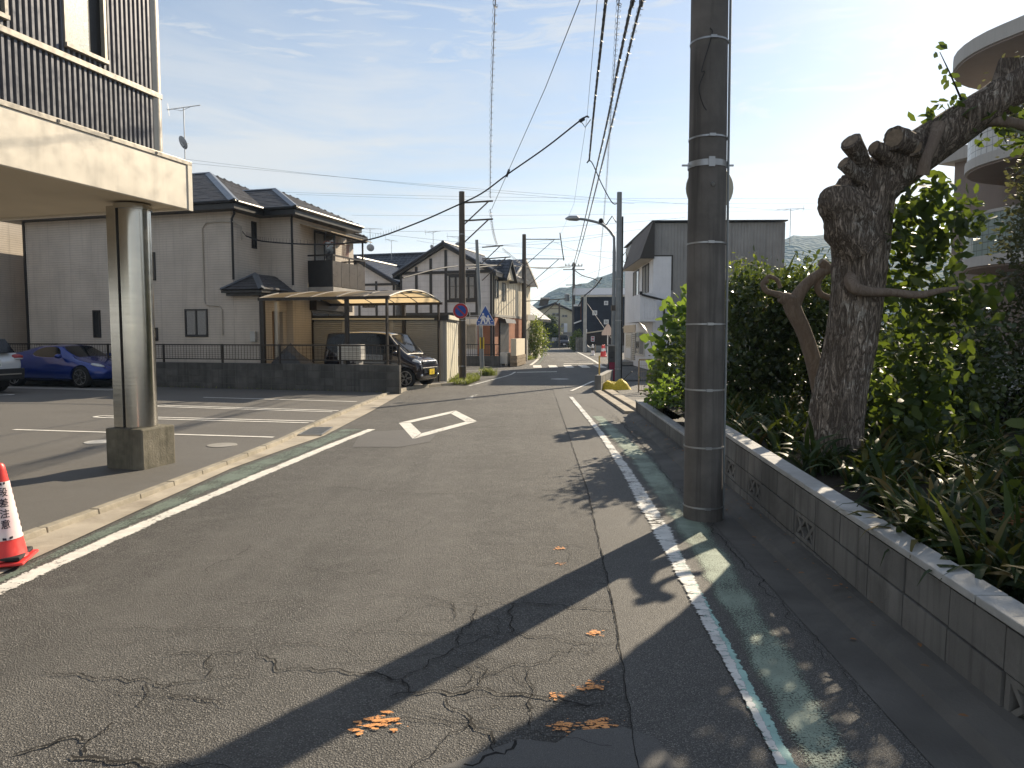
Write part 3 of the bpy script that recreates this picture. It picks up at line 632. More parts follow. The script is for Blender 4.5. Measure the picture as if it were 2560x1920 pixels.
# local x runs along the street (0 at y=-2), local y points to the road
NB = 26; H0 = .03; BH = .192; LEN = 9.9
screen = {(1, k) for k in (22, 20, 17, 11)}
for y_ in (): pass
B('mortar_core', m_mortar, gw, (0, LEN, -.115, -.076, 0, H0 + 3 * BH + .01))
for c in range(3):
    for k in range(int(LEN / .4)):
        if (c, k) in screen:
            x = k * .4 + .2; z = H0 + c * BH + BH / 2; m = MB(); a, b = .19, BH / 2 - .004; y0, y1 = -.07, .002
            m.box(x - a, x + a, y0, y1, z + b - .028, z + b).box(x - a, x + a, y0, y1, z - b, z - b + .028).box(x - a, x - a + .03, y0, y1, z - b + .028, z + b - .028).box(x + a - .03, x + a, y0, y1, z - b + .028, z + b - .028)
            mm = (y0 + y1) / 2
            for cx in (x - .085, x + .085):
                m.bar((cx - .075, mm, z - b + .02), (cx + .075, mm, z + b - .02), y1 - y0 - .01, .026); m.bar((cx - .075, mm, z + b - .02), (cx + .075, mm, z - b + .02), y1 - y0 - .014, .026)
            m.build('screen_block', m_block, gw); B('screen_hollow', m_black, gw, (x - .165, x + .165, -.075, -.066, z - b + .02, z + b - .02))
        else:
            block(gw, k * .4 + .2, -.055, H0 + BH / 2 + c * BH, .388, BH - .011, .12, m_block, jit=.004)
cp_ = 0
while cp_ < LEN: 
    B('coping', m_coping, gw, (cp_ + .004, min(cp_ + .996, LEN), -.13, .015, H0 + 3*BH + .006, H0 + 3*BH + .045), bevel=.006); cp_ += 1.0
B('footing', m_gutter_d, gw, (0, LEN, -.1, .035, -.05, .12))
m = MB(); pts = [(x, .040, .125 + .03 * random.random()) for x in np.linspace(3.3, 7.0, 24)]
m.add([(p[0], .042, .08) for p in pts] + pts, [(i, i + 1, i + 25, i + 24) for i in range(23)]); m.build('render_lip', m_block, gw)
gw2 = thing('low_garden_wall', 'short block wall with pale coping ending at the yard entrance', 'wall', GWo, GW_RZ)
for c in range(2):
    for k in range(15): block(gw2, 10.1 + k * .4, -.055, .02 + .085 + c * .17, .392, .162, .12, m_block)
B('mortar_core', m_mortar, gw2, (9.92, 16.05, -.112, -.006, 0, .355))
for k in range(6): B('coping', m_coping, gw2, (9.94 + k * 1.03, 9.93 + (k + 1) * 1.03, -.13, .012, .362, .395), bevel=.006)
B('end_return', m_block, gw2, (16.08, 16.2, -.9, .0, 0, .36)); B('end_coping', m_coping, gw2, (16.06, 16.22, -.92, .01, .362, .395), bevel=.006)
gw.location.z = -.31; gw.rotation_euler = (0, -.030, GW_RZ); gw2.location.z = -.085
def soil_z(y): return .29 + .020 * min(max(y, -3), 8)
m = MB(); ys_ = (-3, 0, 4, 8, 11, 14.0)
for a, b in zip(ys_, ys_[1:]): m.add([(xo(a) + .1, a, soil_z(a)), (14, a, soil_z(a)), (14, b, soil_z(b)), (xo(b) + .1, b, soil_z(b))], [(0, 1, 2, 3)])
soil = m.build('garden_soil', m_soil); soil['kind'] = 'structure'

# ================================================================== roofs
def shingles(name, mat, parent, e0, e1, t0, t1, course=.19, width=.45, lift=.014, arch=0., jit=.3):
    """overlapping slates or pantiles between an eave e0-e1 and a top edge t0-t1, each piece with its own edge"""
    e0, e1, t0, t1 = map(Vector, (e0, e1, t0, t1)); ex = (e1 - e0).normalized(); mid = (t0 + t1) / 2 - e0
    es = mid - ex * mid.dot(ex); Ls = es.length; es.normalize(); nn = ex.cross(es)
    if nn.z < 0: nn = -nn
    A = lambda p: ((p - e0).dot(ex), (p - e0).dot(es))
    aT0, aT1, aE1 = A(t0)[0], A(t1)[0], A(e1)[0]; m = MB(); n = max(1, round(Ls / course))
    for r in range(n):
        b0, b1 = r * Ls / n, min(Ls, (r + 1.12) * Ls / n); bm_ = (b0 + b1) / 2 / Ls
        al, ar = aT0 * bm_, aE1 + (aT1 - aE1) * bm_
        if ar - al < .05: continue
        x = math.floor(al / width) * width + (width / 2 if (r % 2 and not arch) else 0)
        while x > al: x -= width
        while x < ar:
            x0, x1 = max(x + .004, al), min(x + width - .004, ar); x += width
            if x1 - x0 < .03: continue
            lf = lift * (1 + random.uniform(-jit, jit)); k = 4 if arch else 1; q = []
            for i in range(k + 1):
                xx = x0 + (x1 - x0) * i / k; hh = arch * math.sin(math.pi * i / k) if arch else 0
                lo = e0 + ex * xx + es * b0; hi = e0 + ex * xx + es * b1
                q += [lo + nn * (hh - .004), lo + nn * (lf + hh), hi + nn * (hh + .002)]
            m.add(q, [f for i in range(k) for f in ((i*3, i*3+3, i*3+4, i*3+1), (i*3+1, i*3+4, i*3+5, i*3+2))])
    o = m.build(name, mat, parent, keep=True); o['kind'] = 'stuff'; return o
def hip_roof(parent, x0, x1, y0, y1, ze, rise, run, mat, axis='x', course=.19, width=.45, arch=0, thick=.10, ends=(1, 1)):
    """hipped roof over a rectangle; ridge along axis; ends = hip (1) or gable (0) at the two ridge ends"""
    if axis == 'x':
        ym = (y0 + y1) / 2; ra, rb = x0 + run * ends[0], x1 - run * ends[1]
        a, b = Vector((ra, ym, ze + rise)), Vector((rb, ym, ze + rise)); c = [Vector(q) for q in ((x0,y0,ze),(x1,y0,ze),(x1,y1,ze),(x0,y1,ze))]
        planes = [(c[0], c[1], a, b), (c[1], c[2], b, b), (c[2], c[3], b, a), (c[3], c[0], a, a)]
    else:
        xm = (x0 + x1) / 2; ra, rb = y0 + run * ends[0], y1 - run * ends[1]
        a, b = Vector((xm, ra, ze + rise)), Vector((xm, rb, ze + rise)); c = [Vector(q) for q in ((x0,y0,ze),(x1,y0,ze),(x1,y1,ze),(x0,y1,ze))]
        planes = [(c[0], c[1], a, a), (c[1], c[2], a, b), (c[2], c[3], b, b), (c[3], c[0], b, a)]
    m = MB(); dz = Vector((0, 0, -.02))
    for e0, e1, t0, t1 in planes:
        if (t0 - t1).length < 1e-4: m.poly([e0 + dz, e1 + dz, t1 + dz])
        else: m.poly([e0 + dz, e1 + dz, t1 + dz, t0 + dz])
    m.box(x0 + .02, x1 - .02, y0 + .02, y1 - .02, ze - thick, ze - .03)
    rf = m.build('roof', m_black, parent)
    for i, (e0, e1, t0, t1) in enumerate(planes):
        gable = (axis == 'x' and ((i == 1 and not ends[1]) or (i == 3 and not ends[0]))) or (axis == 'y' and ((i == 0 and not ends[0]) or (i == 2 and not ends[1])))
        if not gable: shingles('roof_slates', mat, rf, e0, e1, t0, t1, course, width, arch=arch)
    return rf, a, b, c
def ridge_cap(parent, p, q, w=.16, mat=None, name='ridge_cap'):
    p, q = Vector(p), Vector(q); d = (q - p).normalized(); s = d.cross(Vector((0, 0, 1))).normalized() * w; up = Vector((0, 0, .035)); dn = Vector((0, 0, -w * .42))
    m = MB(); m.add([p + s + dn + up, p + up * 1.4, p - s + dn + up, q + s + dn + up, q + up * 1.4, q - s + dn + up], [(0, 1, 4, 3), (1, 2, 5, 4)])
    return m.build(name, mat or m_ridge, parent)
def gutter_pipe(parent, pts, r=.035, mat=None, name='downpipe'):
    return MB().tube(pts, r, 10).build(name, mat or m_black, parent, smooth=True)
def window(parent, face, a0, a1, z0, z1, fr=.045, frame=None, split=1, glass=None, curtain=0, pos=0., proud=.03, hbar=()):
    """window on a wall: face 'y' = wall facing -y at y=pos, 'x' = wall facing +x at x=pos; frame > panes"""
    def bx(m, a, b, c, d, e, f):                        # a..b along wall, c..d out of wall, e..f height
        return m.box(a, b, pos - d, pos - c, e, f) if face == 'y' else m.box(pos + c, pos + d, a, b, e, f)
    m = MB(); bx(m, a0, a1, -.02, proud, z0, z0 + fr); bx(m, a0, a1, -.02, proud, z1 - fr, z1)
    w = (a1 - a0 - fr) / split
    for i in range(split + 1): bx(m, a0 + i * w, a0 + i * w + fr, -.02, proud - (.004 if 0 < i < split else 0), z0 + fr, z1 - fr)
    for h in hbar: bx(m, a0 + fr, a1 - fr, -.02, proud - .008, h - .012, h + .012)
    f = m.build('window', frame or m_bronze, parent)
    for i in range(split):
        q = MB(); bx(q, a0 + i * w + fr, a0 + (i + 1) * w, .004, .010, z0 + fr, z1 - fr); q.build('pane', glass or m_darkglass, f)
        if curtain and (curtain >> i) & 1:
            cm_ = MB(); n = 14; x0, x1 = a0 + i * w + fr + .02, a0 + (i + 1) * w - .03
            for k in range(n):
                xa, xb = x0 + (x1 - x0) * k / n, x0 + (x1 - x0) * (k + .8) / n; bx(cm_, xa, xb, .0105, .0125, z0 + fr + .02, z1 - fr - .02)
            cm_.build('curtain', m_curtain, f)
    return f

# ================================================================== first house: local x = u (towards the street), y = v (away)
h1 = thing('first_house', 'two storey beige sided house with dark slate hip roof and balcony', 'house', (-8.57, 22.0, 0), -A0)
Z1 = 5.40
wl = MB(); wl.box(-8.2, 0, 0, 7.6, 0, Z1)
wl.build('main_wall', m_siding, h1); B('wing_wall', m_siding, h1, (-2, 1.15, 1.42, 4.95, 0, Z1)); B('porch_wall', m_siding, h1, (.002, .92, .003, .62, 0, 2.85), (.002, .92, .62, 1.42, 2.35, 2.85))
B('corner_board', m_black, h1, (-8.26, -8.17, -.03, .06, 0, Z1))
rf, a, b, c = hip_roof(h1, -8.75, .45, -.45, 8.05, Z1 + .22, 1.95, 4.25, m_slate)
ridge_cap(rf, c[1], b); ridge_cap(rf, a, b); ridge_cap(rf, c[0], a)
B('eave_fascia', m_black, h1, (-8.72, .42, -.42, 8.02, Z1 - .02, Z1 + .13))
rf2, a2, b2, c2 = hip_roof(h1, -4.0, 1.60, .98, 5.40, Z1 + .225, 1.06, 2.2, m_slate, ends=(0, 1))
ridge_cap(rf2, c2[1], b2, .13); ridge_cap(rf2, a2, b2, .10)
B('eave_fascia', m_black, h1, (-1, 1.57, 1.01, 5.37, Z1 - .015, Z1 + .135))
for (p, q) in (((.45, -.45), (.45, .98)), ((1.6, .98), (1.6, 5.4)), ((-8.7, -.45), (.45, -.45)), ((.45, .98), (1.6, .98))):
    MB().tube([(*p, Z1 + .19), (*q, Z1 + .19)], .055, 8).build('eave_gutter', m_black, h1, smooth=True)
prf, pa, pb, pc = hip_roof(h1, -.22, 1.25, -.34, 1.5, 2.98, .52, .72, m_slate, axis='y', course=.16, ends=(1, 0))
ridge_cap(prf, pc[1], pa, .10); ridge_cap(prf, pc[0], pa, .10); B('porch_fascia', m_black, h1, (-.10, 1.15, -.22, 1.42, 2.80, 2.92))
gutter_pipe(h1, [(.35, -.38, Z1 + .15), (.12, -.02, Z1 - .1), (.05, -.05, Z1 - .25), (.05, -.05, 3.3)], .036)
gutter_pipe(h1, [(1.5, 1.05, Z1 + .15), (1.21, 1.36, Z1 - .1), (1.21, 1.36, 3.2)], .036)
gutter_pipe(h1, [(.97, -.03, 2.85), (.97, -.03, 0)], .036)
gutter_pipe(h1, [(-.42, -.03, 1.6), (-.42, -.03, 2.4), (-.5, -.03, 2.5), (-1.0, -.03, 2.55), (-1.05, -.03, 2.65), (-1.05, -.03, 4.9), (-.9, -.03, 5.06), (-.35, -.03, 5.08), (.1, -.06, 5.05), (.12, .3, 4.95), (.10, .34, 4.55)], .018, m_trim, 'conduit')
for args in ((-1.81, -.96, 1.55, 2.42, 2, 3), (-5.44, -5.13, 1.52, 2.42, 1, 0), (-3.07, -2.87, 3.34, 4.23, 1, 0), (-3.03, -2.86, 1.42, 1.84, 1, 0)):
    window(h1, 'y', args[0], args[1], args[2], args[3], .05, m_black, args[4], curtain=args[5])
window(h1, 'x', .95, 1.20, 4.37, 5.22, .05, m_black)
w = window(h1, 'x', 2.75, 4.1, 3.35, 5.15, .06, m_black, 2, pos=1.15, curtain=1)
window(h1, 'x', 2.5, 4.75, .35, 2.42, .07, m_bronze, 2, pos=1.15)
B('shutter_box', m_bronze, h1, (1.155, 1.42, 2.4, 4.85, 2.44, 2.76))
B('entry_recess', M('entry_panel', (.20, .13, .075), .7, var=.15), h1, (.20, .92, .645, .70, 0, 2.34)); B('porch_pillar', m_siding, h1, (.75, .92, 1.2, 1.41, 0, 2.34))
mt = B('meter_box', M('meter_grey', (.42, .42, .40), .5), h1, (.62, .80, -.10, -.002, 1.40, 1.72), bevel=.01)
# balcony
bl = B('balcony', M('balcony_slab', (.36, .34, .31), .7), h1, (1.155, 2.10, 2.33, 4.58, 3.05, 3.20))
B('side_panel', m_black, bl, (1.16, 2.06, 2.33, 2.36, 3.2, 4.08)); B('side_panel', m_black, bl, (1.16, 2.06, 4.55, 4.58, 3.2, 4.08))
m_smoke = M('smoked_panel', (.10, .088, .078), .35, .1, var=.2, scale=4, streak=.3)
for i in range(4): B('front_panel', m_smoke, bl, (2.06, 2.09, 2.34 + i * .56, 2.34 + i * .56 + .545, 3.22, 4.06))
B('rail', m_bronze, bl, (1.16, 2.11, 2.325, 2.365, 4.22, 4.27), (2.06, 2.11, 2.365, 4.585, 4.22, 4.27), (1.16, 2.06, 4.545, 4.585, 4.22, 4.27))
for y in (2.345, 3.45, 4.565): B('rail_post', m_bronze, bl, (2.065, 2.105, y - .02, y + .02, 4.06, 4.22))
m_polyc = M('bronze_polycarbonate', (.36, .27, .16), .3, var=.1, scale=3)
aw = thing('laundry_awning', 'thin tilted balcony awning with clothes rail under the first house eave', 'awning', (-8.57, 22.0, 0), -A0)
MB().prism([(1.17, 1.9, 5.20), (1.17, 4.75, 5.20), (2.30, 4.75, 4.92), (2.30, 1.9, 4.92)], (0, 0, .03)).build('roof_sheet', m_polyc, aw)
B('beam', m_bronze, aw, (2.05, 2.10, 1.95, 4.7, 4.90, 4.96)); 
for y in (2.5, 4.45): B('post', m_bronze, aw, (2.05, 2.10, y - .025, y + .025, 4.275, 4.90))
m = MB()
for y in (2.6, 3.0, 3.35): m.tube([(1.5, y, 4.6), (1.65, y + .05, 4.75), (1.9, y + .5, 4.72)], .014, 6)
for k in range(10): m.bar((1.75, 3.6 + k * .05, 4.72), (1.72, 3.6 + k * .05, 4.35 - .05 * (k % 3)), .012)
m.build('laundry_hangers', M('hanger_plastic', (.33, .13, .11), .5), aw)
def antenna(loc, h, label, dish=True, rz=0, k=1.0, dz=.35):
    t = thing('tv_antenna', label, 'antenna', loc, rz, None)
    MB().tube([(0, 0, 0), (0, 0, h)], .018 * k, 6).build('mast', m_metal, t)
    m = MB(); m.bar((-.75*k, 0, h), (.75*k, 0, h), .02*k)
    for i in range(13): x = -.72*k + i * .12 * k; q = .10*k - .004 * i; m.bar((x, -q, h + .012), (x, q, h + .012), .008)
    m.bar((-.66*k, 0, h - .22*k), (-.72*k, 0, h + .22*k), .012); m.bar((-.5*k, 0, h), (-.1*k, 0, h - .1*k), .012); m.bar((-.1*k, 0, h - .1*k), (.35*k, 0, h), .012)
    m.build('element_array', m_metal, t)
    if dish:
        m = MB(); n = 20; c = Vector((-.02, -.12, dz)); ax = Vector((.30, .85, .45)).normalized(); a1 = ax.orthogonal().normalized(); a2 = ax.cross(a1)
        rings = [[c + ax * (.06 * (r / .23) ** 2 * k) + (a1 * math.cos(2*math.pi*j/n) + a2 * math.sin(2*math.pi*j/n)) * r * k for j in range(n)] for r in (.01, .12, .19, .235)]
        m.add([v for q in rings for v in q], [(i*n+j, i*n+(j+1)%n, (i+1)*n+(j+1)%n, (i+1)*n+j) for i in range(3) for j in range(n)] + [tuple(range(n))])
        m.build('dish', M('dish_grey', (.33, .35, .38), .5), t, smooth=True); MB().bar(c, c + Vector((.05, .05, -.1)), .05).bar(c - ax*.02, c + ax * .28 * k - a1 * .12 * k, .02).build('dish_arm', m_metal, t)
    return t
# neighbour beyond the first house
nb = thing('neighbour_house', 'shaded beige sided house wall at the far end of the parking lot', 'house', (-8.57, 22.0, 0), -A0)
B('wall', m_siding, nb, (-20, -9.5, -7.5, 6, 0, 6.0)); B('roof', m_black, nb, (-20.3, -9.2, -7.8, 6.3, 6.0, 6.2))
gutter_pipe(nb, [(-9.40, 1.55, 6.0), (-9.40, 1.55, 0)], .06)
MB().tube([(-9.45, -.55, 3.05), (-9.25, -.62, 3.05)], .07, 12).build('vent_hood', m_steel, nb, smooth=True)

# ================================================================== carport
cpt = thing('carport', 'curved translucent carport roof on dark posts beside the first house', 'carport', (-3.5, 19.9, 0), -A0)
t = NT('amber_polycarbonate'); pcol = t.mix(t.rng(t.noise(t.pos(), 1.5, 5), .35, .7), (.34, .25, .14), (.52, .42, .28))
m_amber = t.end(t.n('ShaderNodeMixShader', {0: .55, 1: t.pbr(pcol, .3, 0, None, .5), 2: t.n('ShaderNodeBsdfTranslucent', {0: (.80, .62, .36, 1)}).outputs[0]}).outputs[0])
def arch_roof(parent, x0, x1, y0, y1, z, rise, nx, mat=m_amber):
    n = 10; pts = [(y0 + (y1 - y0) * i / n, z + rise * math.sin(math.pi * (.06 + .88 * i / n)) ** .9) for i in range(n + 1)]
    for k in range(nx):
        xa, xb = x0 + (x1 - x0) * k / nx + .02, x0 + (x1 - x0) * (k + 1) / nx - .02; m = MB()
        m.add([(xa, *p) for p in pts] + [(xb, *p) for p in pts], [(i, i + 1, i + n + 2, i + n + 1) for i in range(n)]); m.build('roof_sheet', mat, parent, smooth=True)
    for k in range(nx + 1):
        x = x0 + (x1 - x0) * k / nx; MB().tube([(x, p[0], p[1]) for p in pts], .028 if k in (0, nx) else .018, 6).build('arch_rib', m_trim if k == nx else m_bronze, parent, smooth=True)
    for i in (2, 4, 6, 8): B('purlin', m_bronze, parent, (x0, x1, pts[i][0] - .015, pts[i][0] + .015, pts[i][1] - .05, pts[i][1] - .018))
    for yb, zb_ in ((y0, pts[0][1]), (y1, pts[-1][1])): B('edge_beam', m_bronze, parent, (x0, x1 + .03, yb - .05, yb + .04, zb_ - .07, zb_ + .015))
arch_roof(cpt, -4.12, .07, 0, 3.95, 2.60, .36, 5)
for x, y in ((-4.02, .05), (-1.26, .05), (-.01, .05), (-1.26, 3.9), (-.01, 3.9)): B('post', m_bronze, cpt, (x - (.05 if x < -1 else .025), x + (.05 if x < -1 else .025), y - .05, y + .05, 0, 2.62))
B('post', m_trim, cpt, (-3.80, -3.70, .3, .4, 0, 2.6))
cpt2 = thing('low_carport', 'lower translucent carport roof behind the dark van', 'carport', (-3.5, 19.9, 0), -A0)
arch_roof(cpt2, -6.2, -2.4, 5.2, 7.9, 2.02, .28, 4)
for x, y in ((-6.1, 5.25), (-2.5, 5.25), (-2.5, 7.8)): B('post', m_bronze, cpt2, (x - .03, x + .03, y - .03, y + .03, 0, 2.05))
MB().tube([(-3.6, 5.3, 1.1), (-3.58, 5.3, 1.5), (-3.42, 5.3, 1.95)], .03, 6).tube([(-3.3, 5.3, 1.1), (-3.28, 5.3, 1.5), (-3.35, 5.3, 1.95)], .03, 6).build('curved_brace', m_bronze, cpt2, smooth=True)
# storage shed with ribbed side
sh = thing('storage_shed', 'metal storage shed with slatted front and white ribbed side wall', 'shed', (-2.2, 23.95, 0), R(-3))
m_slat = M('shed_slat', (.36, .345, .315), .5, .2, var=.08); m_shedw = M('shed_cream', (.66, .62, .50), .5, .1, var=.05, streak=.1)
B('body', m_slat, sh, (-5.4, -.03, .03, 3.0, .06, 2.1)); B('base', m_conc, sh, (-5.4, 0, 0, 3.05, -.03, .06))
for k in range(29): MB().prism([(-5.2, .03, .15 + k * .065), (-5.2, -.01, .155 + k * .065), (-5.2, -.012, .20 + k * .065), (-5.2, .03, .212 + k * .065)], (5.02, 0, 0)).build('shutter_slat', m_slat, sh)
for x in (-.16, -1.85, -3.5, -5.3): B('shutter_frame', m_slat, sh, (x - .05, x + .05, -.03, .028, .06, 2.1))
for k in range(6): MB().prism([(-.03, .04 + k * .5, .06), (.0, .06 + k * .5, .06), (.0, .46 + k * .5, .06), (-.03, .48 + k * .5, .06)], (0, 0, 1.98)).build('side_panel', m_shedw, sh)
B('roof_edge', m_black, sh, (-5.5, .06, -.08, 3.06, 2.1, 2.26)); B('roof_trim', m_shedw, sh, (.062, .085, -.05, 3.0, 2.14, 2.28), (-4.6, -.4, -.105, -.082, 2.12, 2.17))
# air unit, tarp and clutter behind the fence
ac = thing('outdoor_unit', 'white louvred outdoor unit behind the mesh fence', 'outdoor unit', (-4.55, 20.15, .0), -A0)
B('stand', m_conc, ac, (-.3, -.2, -.12, .12, 0, .9), (.2, .3, -.12, .12, 0, .9)); B('case', m_white_metal, ac, (-.36, .36, -.15, .15, .9, 1.34), bevel=.02)
for k in range(7): B('louvre', m_trim, ac, (-.33, .33, -.158, -.152, .94 + k * .055, .965 + k * .055))
tp = thing('tarp_cover', 'dark folded tarpaulin heap between fence and first house window', 'tarpaulin', (-6.6, 21.2, 0), -A0)
m = MB(); ht = lambda i, j: .55 + .75 * math.exp(-((i - 3) ** 2) / 5 - ((j - 2) ** 2) / 3) + .08 * math.sin(i * 2.1 + j)
m.add([(-.8 + i * .26, -.4 + j * .22, ht(i, j) if 0 < i < 7 and 0 < j < 4 else 0) for i in range(8) for j in range(5)], [(i*5+j, i*5+5+j, i*5+6+j, i*5+1+j) for i in range(7) for j in range(4)])
m.build('sheet', M('tarp_grey', (.06, .062, .068), .5, var=.3, scale=8), tp, smooth=True)

# ================================================================== half-timbered second house: origin at its near street corner
h2 = thing('timbered_house', 'half timbered house with dark beams, tiled gable roof and brick lower floor', 'house', (-1.08, 39.0, 0), -A0)
m_cream = M('cream_render', (.58, .52, .40), .8, var=.06, scale=2, streak=.12); m_render = M('white_render', (.60, .59, .58), .8, var=.05, scale=2, streak=.12)
G2 = [(-5.45, 0), (0, 0), (0, 5.05), (-2.74, 6.45), (-5.45, 5.05)]
MB().prism([(x, 0, z) for x, z in G2], (0, 6.5, 0)).build('wall', m_siding_w, h2)
bm_ = [((-5.45, 0), (2.62, 2.86)), ((-5.45, 0), (5.0, 5.16)), ((-2.6, -.85), (3.42, 3.56)), ((-2.62, -.85), (4.88, 4.98))]
for (xa, xb), (za, zb) in bm_: B('beam', m_black, h2, (xa, xb, -.05, -.004, za, zb))
for x, zt in ((-4.46, 5.42), (-3.59, 5.86), (-2.69, 6.3), (-.88, 5.38)): B('beam', m_black, h2, (x - .07, x + .07, -.056, -.004, 2.86, zt))
for x in (-.06, -5.4): B('beam', m_black, h2, (x - .05, x + .055, -.06, -.004, 0, 5.0))
window(h2, 'y', -2.52, -.95, 3.56, 4.88, .07, m_black, 4, curtain=15, proud=.05, hbar=(4.3,))
window(h2, 'y', -2.1, -.9, .85, 2.2, .05, m_trim, 2, M('shut_blind', (.30, .26, .20), .7), proud=.04); B('brick_panel', m_brickred, h2, (-.85, -.12, -.02, -.003, 0, 2.6))
B('shutter_case', m_fascia, h2, (-2.2, -.8, -.14, -.003, 2.22, 2.5))
# street side: cream battens above, brick and dark porch below
B('side_cladding', m_cream, h2, (.003, .03, .05, 6.5, 2.75, 4.95))
for k in range(13): B('batten', m_fascia, h2, (.03, .055, .1 + k * .5, .15 + k * .5, 2.78, 4.9))
B('side_band', m_trim, h2, (.003, .06, .05, 6.5, 2.62, 2.76)); B('side_brick', m_brickred, h2, (.003, .025, .05, 6.5, 0, 2.62))
window(h2, 'x', .4, 1.0, 3.66, 4.68, .05, m_bronze, 1, pos=.03); window(h2, 'x', 1.75, 2.4, 3.55, 4.6, .05, m_bronze, 1, pos=.03)
B('porch_screen', m_black, h2, (.03, .10, 1.2, 2.9, .1, 2.35)); MB().prism([(.03, 1.1, 2.3), (.5, 1.1, 2.28), (.42, 1.1, 2.5), (.03, 1.1, 2.6)], (0, 2.0, 0)).build('porch_hood', m_bronze, h2)
def gable_roof(parent, x0, x1, y0, y1, xr, ze, zr, mat=m_tile, oh=.45, course=.28, width=.30, arch=.028, th=.14):
    """gable roof with the ridge along y over xr; eaves at x0 and x1"""
    sl = (zr - ze) / (x1 - xr); sr = (zr - ze) / (xr - x0)
    a = Vector((x1 + oh, y0 - oh, ze - sl * oh)); b = Vector((x1 + oh, y1 + oh, ze - sl * oh)); r0, r1 = Vector((xr, y0 - oh, zr)), Vector((xr, y1 + oh, zr))
    c, d = Vector((x0 - oh, y1 + oh, ze - sr * oh)), Vector((x0 - oh, y0 - oh, ze - sr * oh)); dn = Vector((0, 0, -th)); up = Vector((0, 0, .05))
    m = MB(); m.prism([a + up, r0 + up, r0 + dn, a + dn], (0, y1 - y0 + 2 * oh, 0)); m.prism([d + up, r0 + up, r0 + dn, d + dn], (0, y1 - y0 + 2 * oh, 0))
    rf = m.build('roof', m_black, parent); up *= 1.3
    shingles('roof_tiles', mat, rf, a + up, b + up, r0 + up, r1 + up, course, width, .02, arch); shingles('roof_tiles', mat, rf, c + up, d + up, r1 + up, r0 + up, course, width, .02, arch)
    MB().tube([r0 + up * 1.6, r1 + up * 1.6], .10, 8).build('ridge_cap', mat, rf, smooth=True)
    MB().tube([a + up, r0 + up * 1.2], .075, 8).tube([d + up, r0 + up * 1.2], .075, 8).build('verge_tiles', mat, rf, smooth=True); return rf
gable_roof(h2, -5.45, 0, 0, 6.5, -2.74, 5.1, 6.6, oh=.32)
# small dormer gable towards the street
MB().prism([(.40, 1.25, 4.75), (.40, 2.95, 4.75), (.40, 2.1, 5.62)], (-2.0, 0, 0)).build('dormer_gable', m_cream, h2)
dr_ = MB().prism([(.55, 1.0, 4.62), (.55, 2.1, 5.76), (.55, 3.2, 4.62), (.55, 3.2, 4.76), (.55, 2.1, 5.90), (.55, 1.0, 4.76)], (-2.8, 0, 0)).build('dormer_roof', m_black, h2)
shingles('roof_tiles', m_tile, dr_, (-2.2, 1.0, 4.77), (.53, 1.0, 4.77), (-2.2, 2.1, 5.91), (.53, 2.1, 5.91), .28, .30, .02, .028)
gutter_pipe(h2, [(.06, .1, 4.9), (.06, .1, 0)], .045)
# rear wing and left wing with lower roofs
h2b = thing('tiled_annex', 'low tiled house wing between the balcony and the timbered house', 'house', (-8.3, 41.4, 0), -A0)
MB().prism([(x, 0, z) for x, z in ((-3, 0), (1.7, 0), (1.7, 4.6), (-.6, 5.9), (-3, 4.6))], (0, 6, 0)).build('wall', m_siding_w, h2b); gable_roof(h2b, -3, 1.7, 0, 6, -.6, 4.65, 5.95, oh=.35)
for x in (-.6, .5, 1.6): B('beam', m_black, h2b, (x - .06, x + .06, -.05, -.004, 0, 4.7))
window(h2b, 'y', -.4, .4, 3.2, 4.2, .06, m_black, 2); B('beam', m_black, h2b, (-3, 1.7, -.045, -.003, 4.45, 4.58))
h2c = thing('tiled_rear_roof', 'dark tiled roof showing between annex and timbered house gable', 'house', (-5.6, 47.5, 0), -A0 + R(90))
MB().prism([(x, 0, z) for x, z in ((-2.4, 0), (2.4, 0), (2.4, 5.0), (0, 6.9), (-2.4, 5.0))], (0, 6, 0)).build('wall', m_siding_w, h2c); gable_roof(h2c, -2.4, 2.4, 0, 6, 0, 5.0, 6.9, oh=.4)
# low front wall, railing
lw2 = thing('railed_wall', 'low dark block wall with iron railing before the timbered house', 'wall', (-.62, 36.35, 0), -A0)
for c in range(3):
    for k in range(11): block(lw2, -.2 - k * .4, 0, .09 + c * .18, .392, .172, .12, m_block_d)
B('mortar_core', m_mortar, lw2, (-4.4, 0, -.05, .05, 0, .53)); B('top_rail', m_black, lw2, (-4.4, 0, -.02, .02, 1.10, 1.14), (-4.4, 0, -.02, .02, .60, .63))
for k in range(37): B('baluster', m_black, lw2, (-4.36 + k * .12, -4.342 + k * .12, -.009, .009, .53, 1.10))
pr = thing('stone_pier', 'stone footed cream wall end at the street corner', 'wall', (0, 36.1, 0), R(-8))
B('upper', m_cream, pr, (-.06, .22, 0, 3.6, .55, 1.42), bevel=.01); 
m_rubble = M('rubble_stone', (.25, .20, .14), .9, var=.3, scale=9, bump=.6, bscale=25)
for c in range(3):
    for k in range(10): block(pr, .08, .18 + k * .37 - (.12 if c % 2 else 0), .10 + c * .18, .30, .17, .36, m_rubble, 'stone', .012)
for o in list(pr.children):
    if o.name.startswith('stone'): o.rotation_euler = (0, 0, R(90)); o.location.x = .09
ac2 = thing('outdoor_unit', 'pale outdoor air unit beside the stone footed wall', 'outdoor unit', (-.34, 36.9, 0), -A0)
B('case', m_white_metal, ac2, (-.2, .2, -.3, .3, .12, .70), bevel=.02); B('foot', m_conc, ac2, (-.2, -.1, -.3, .3, 0, .12), (.1, .2, -.3, .3, 0, .12))
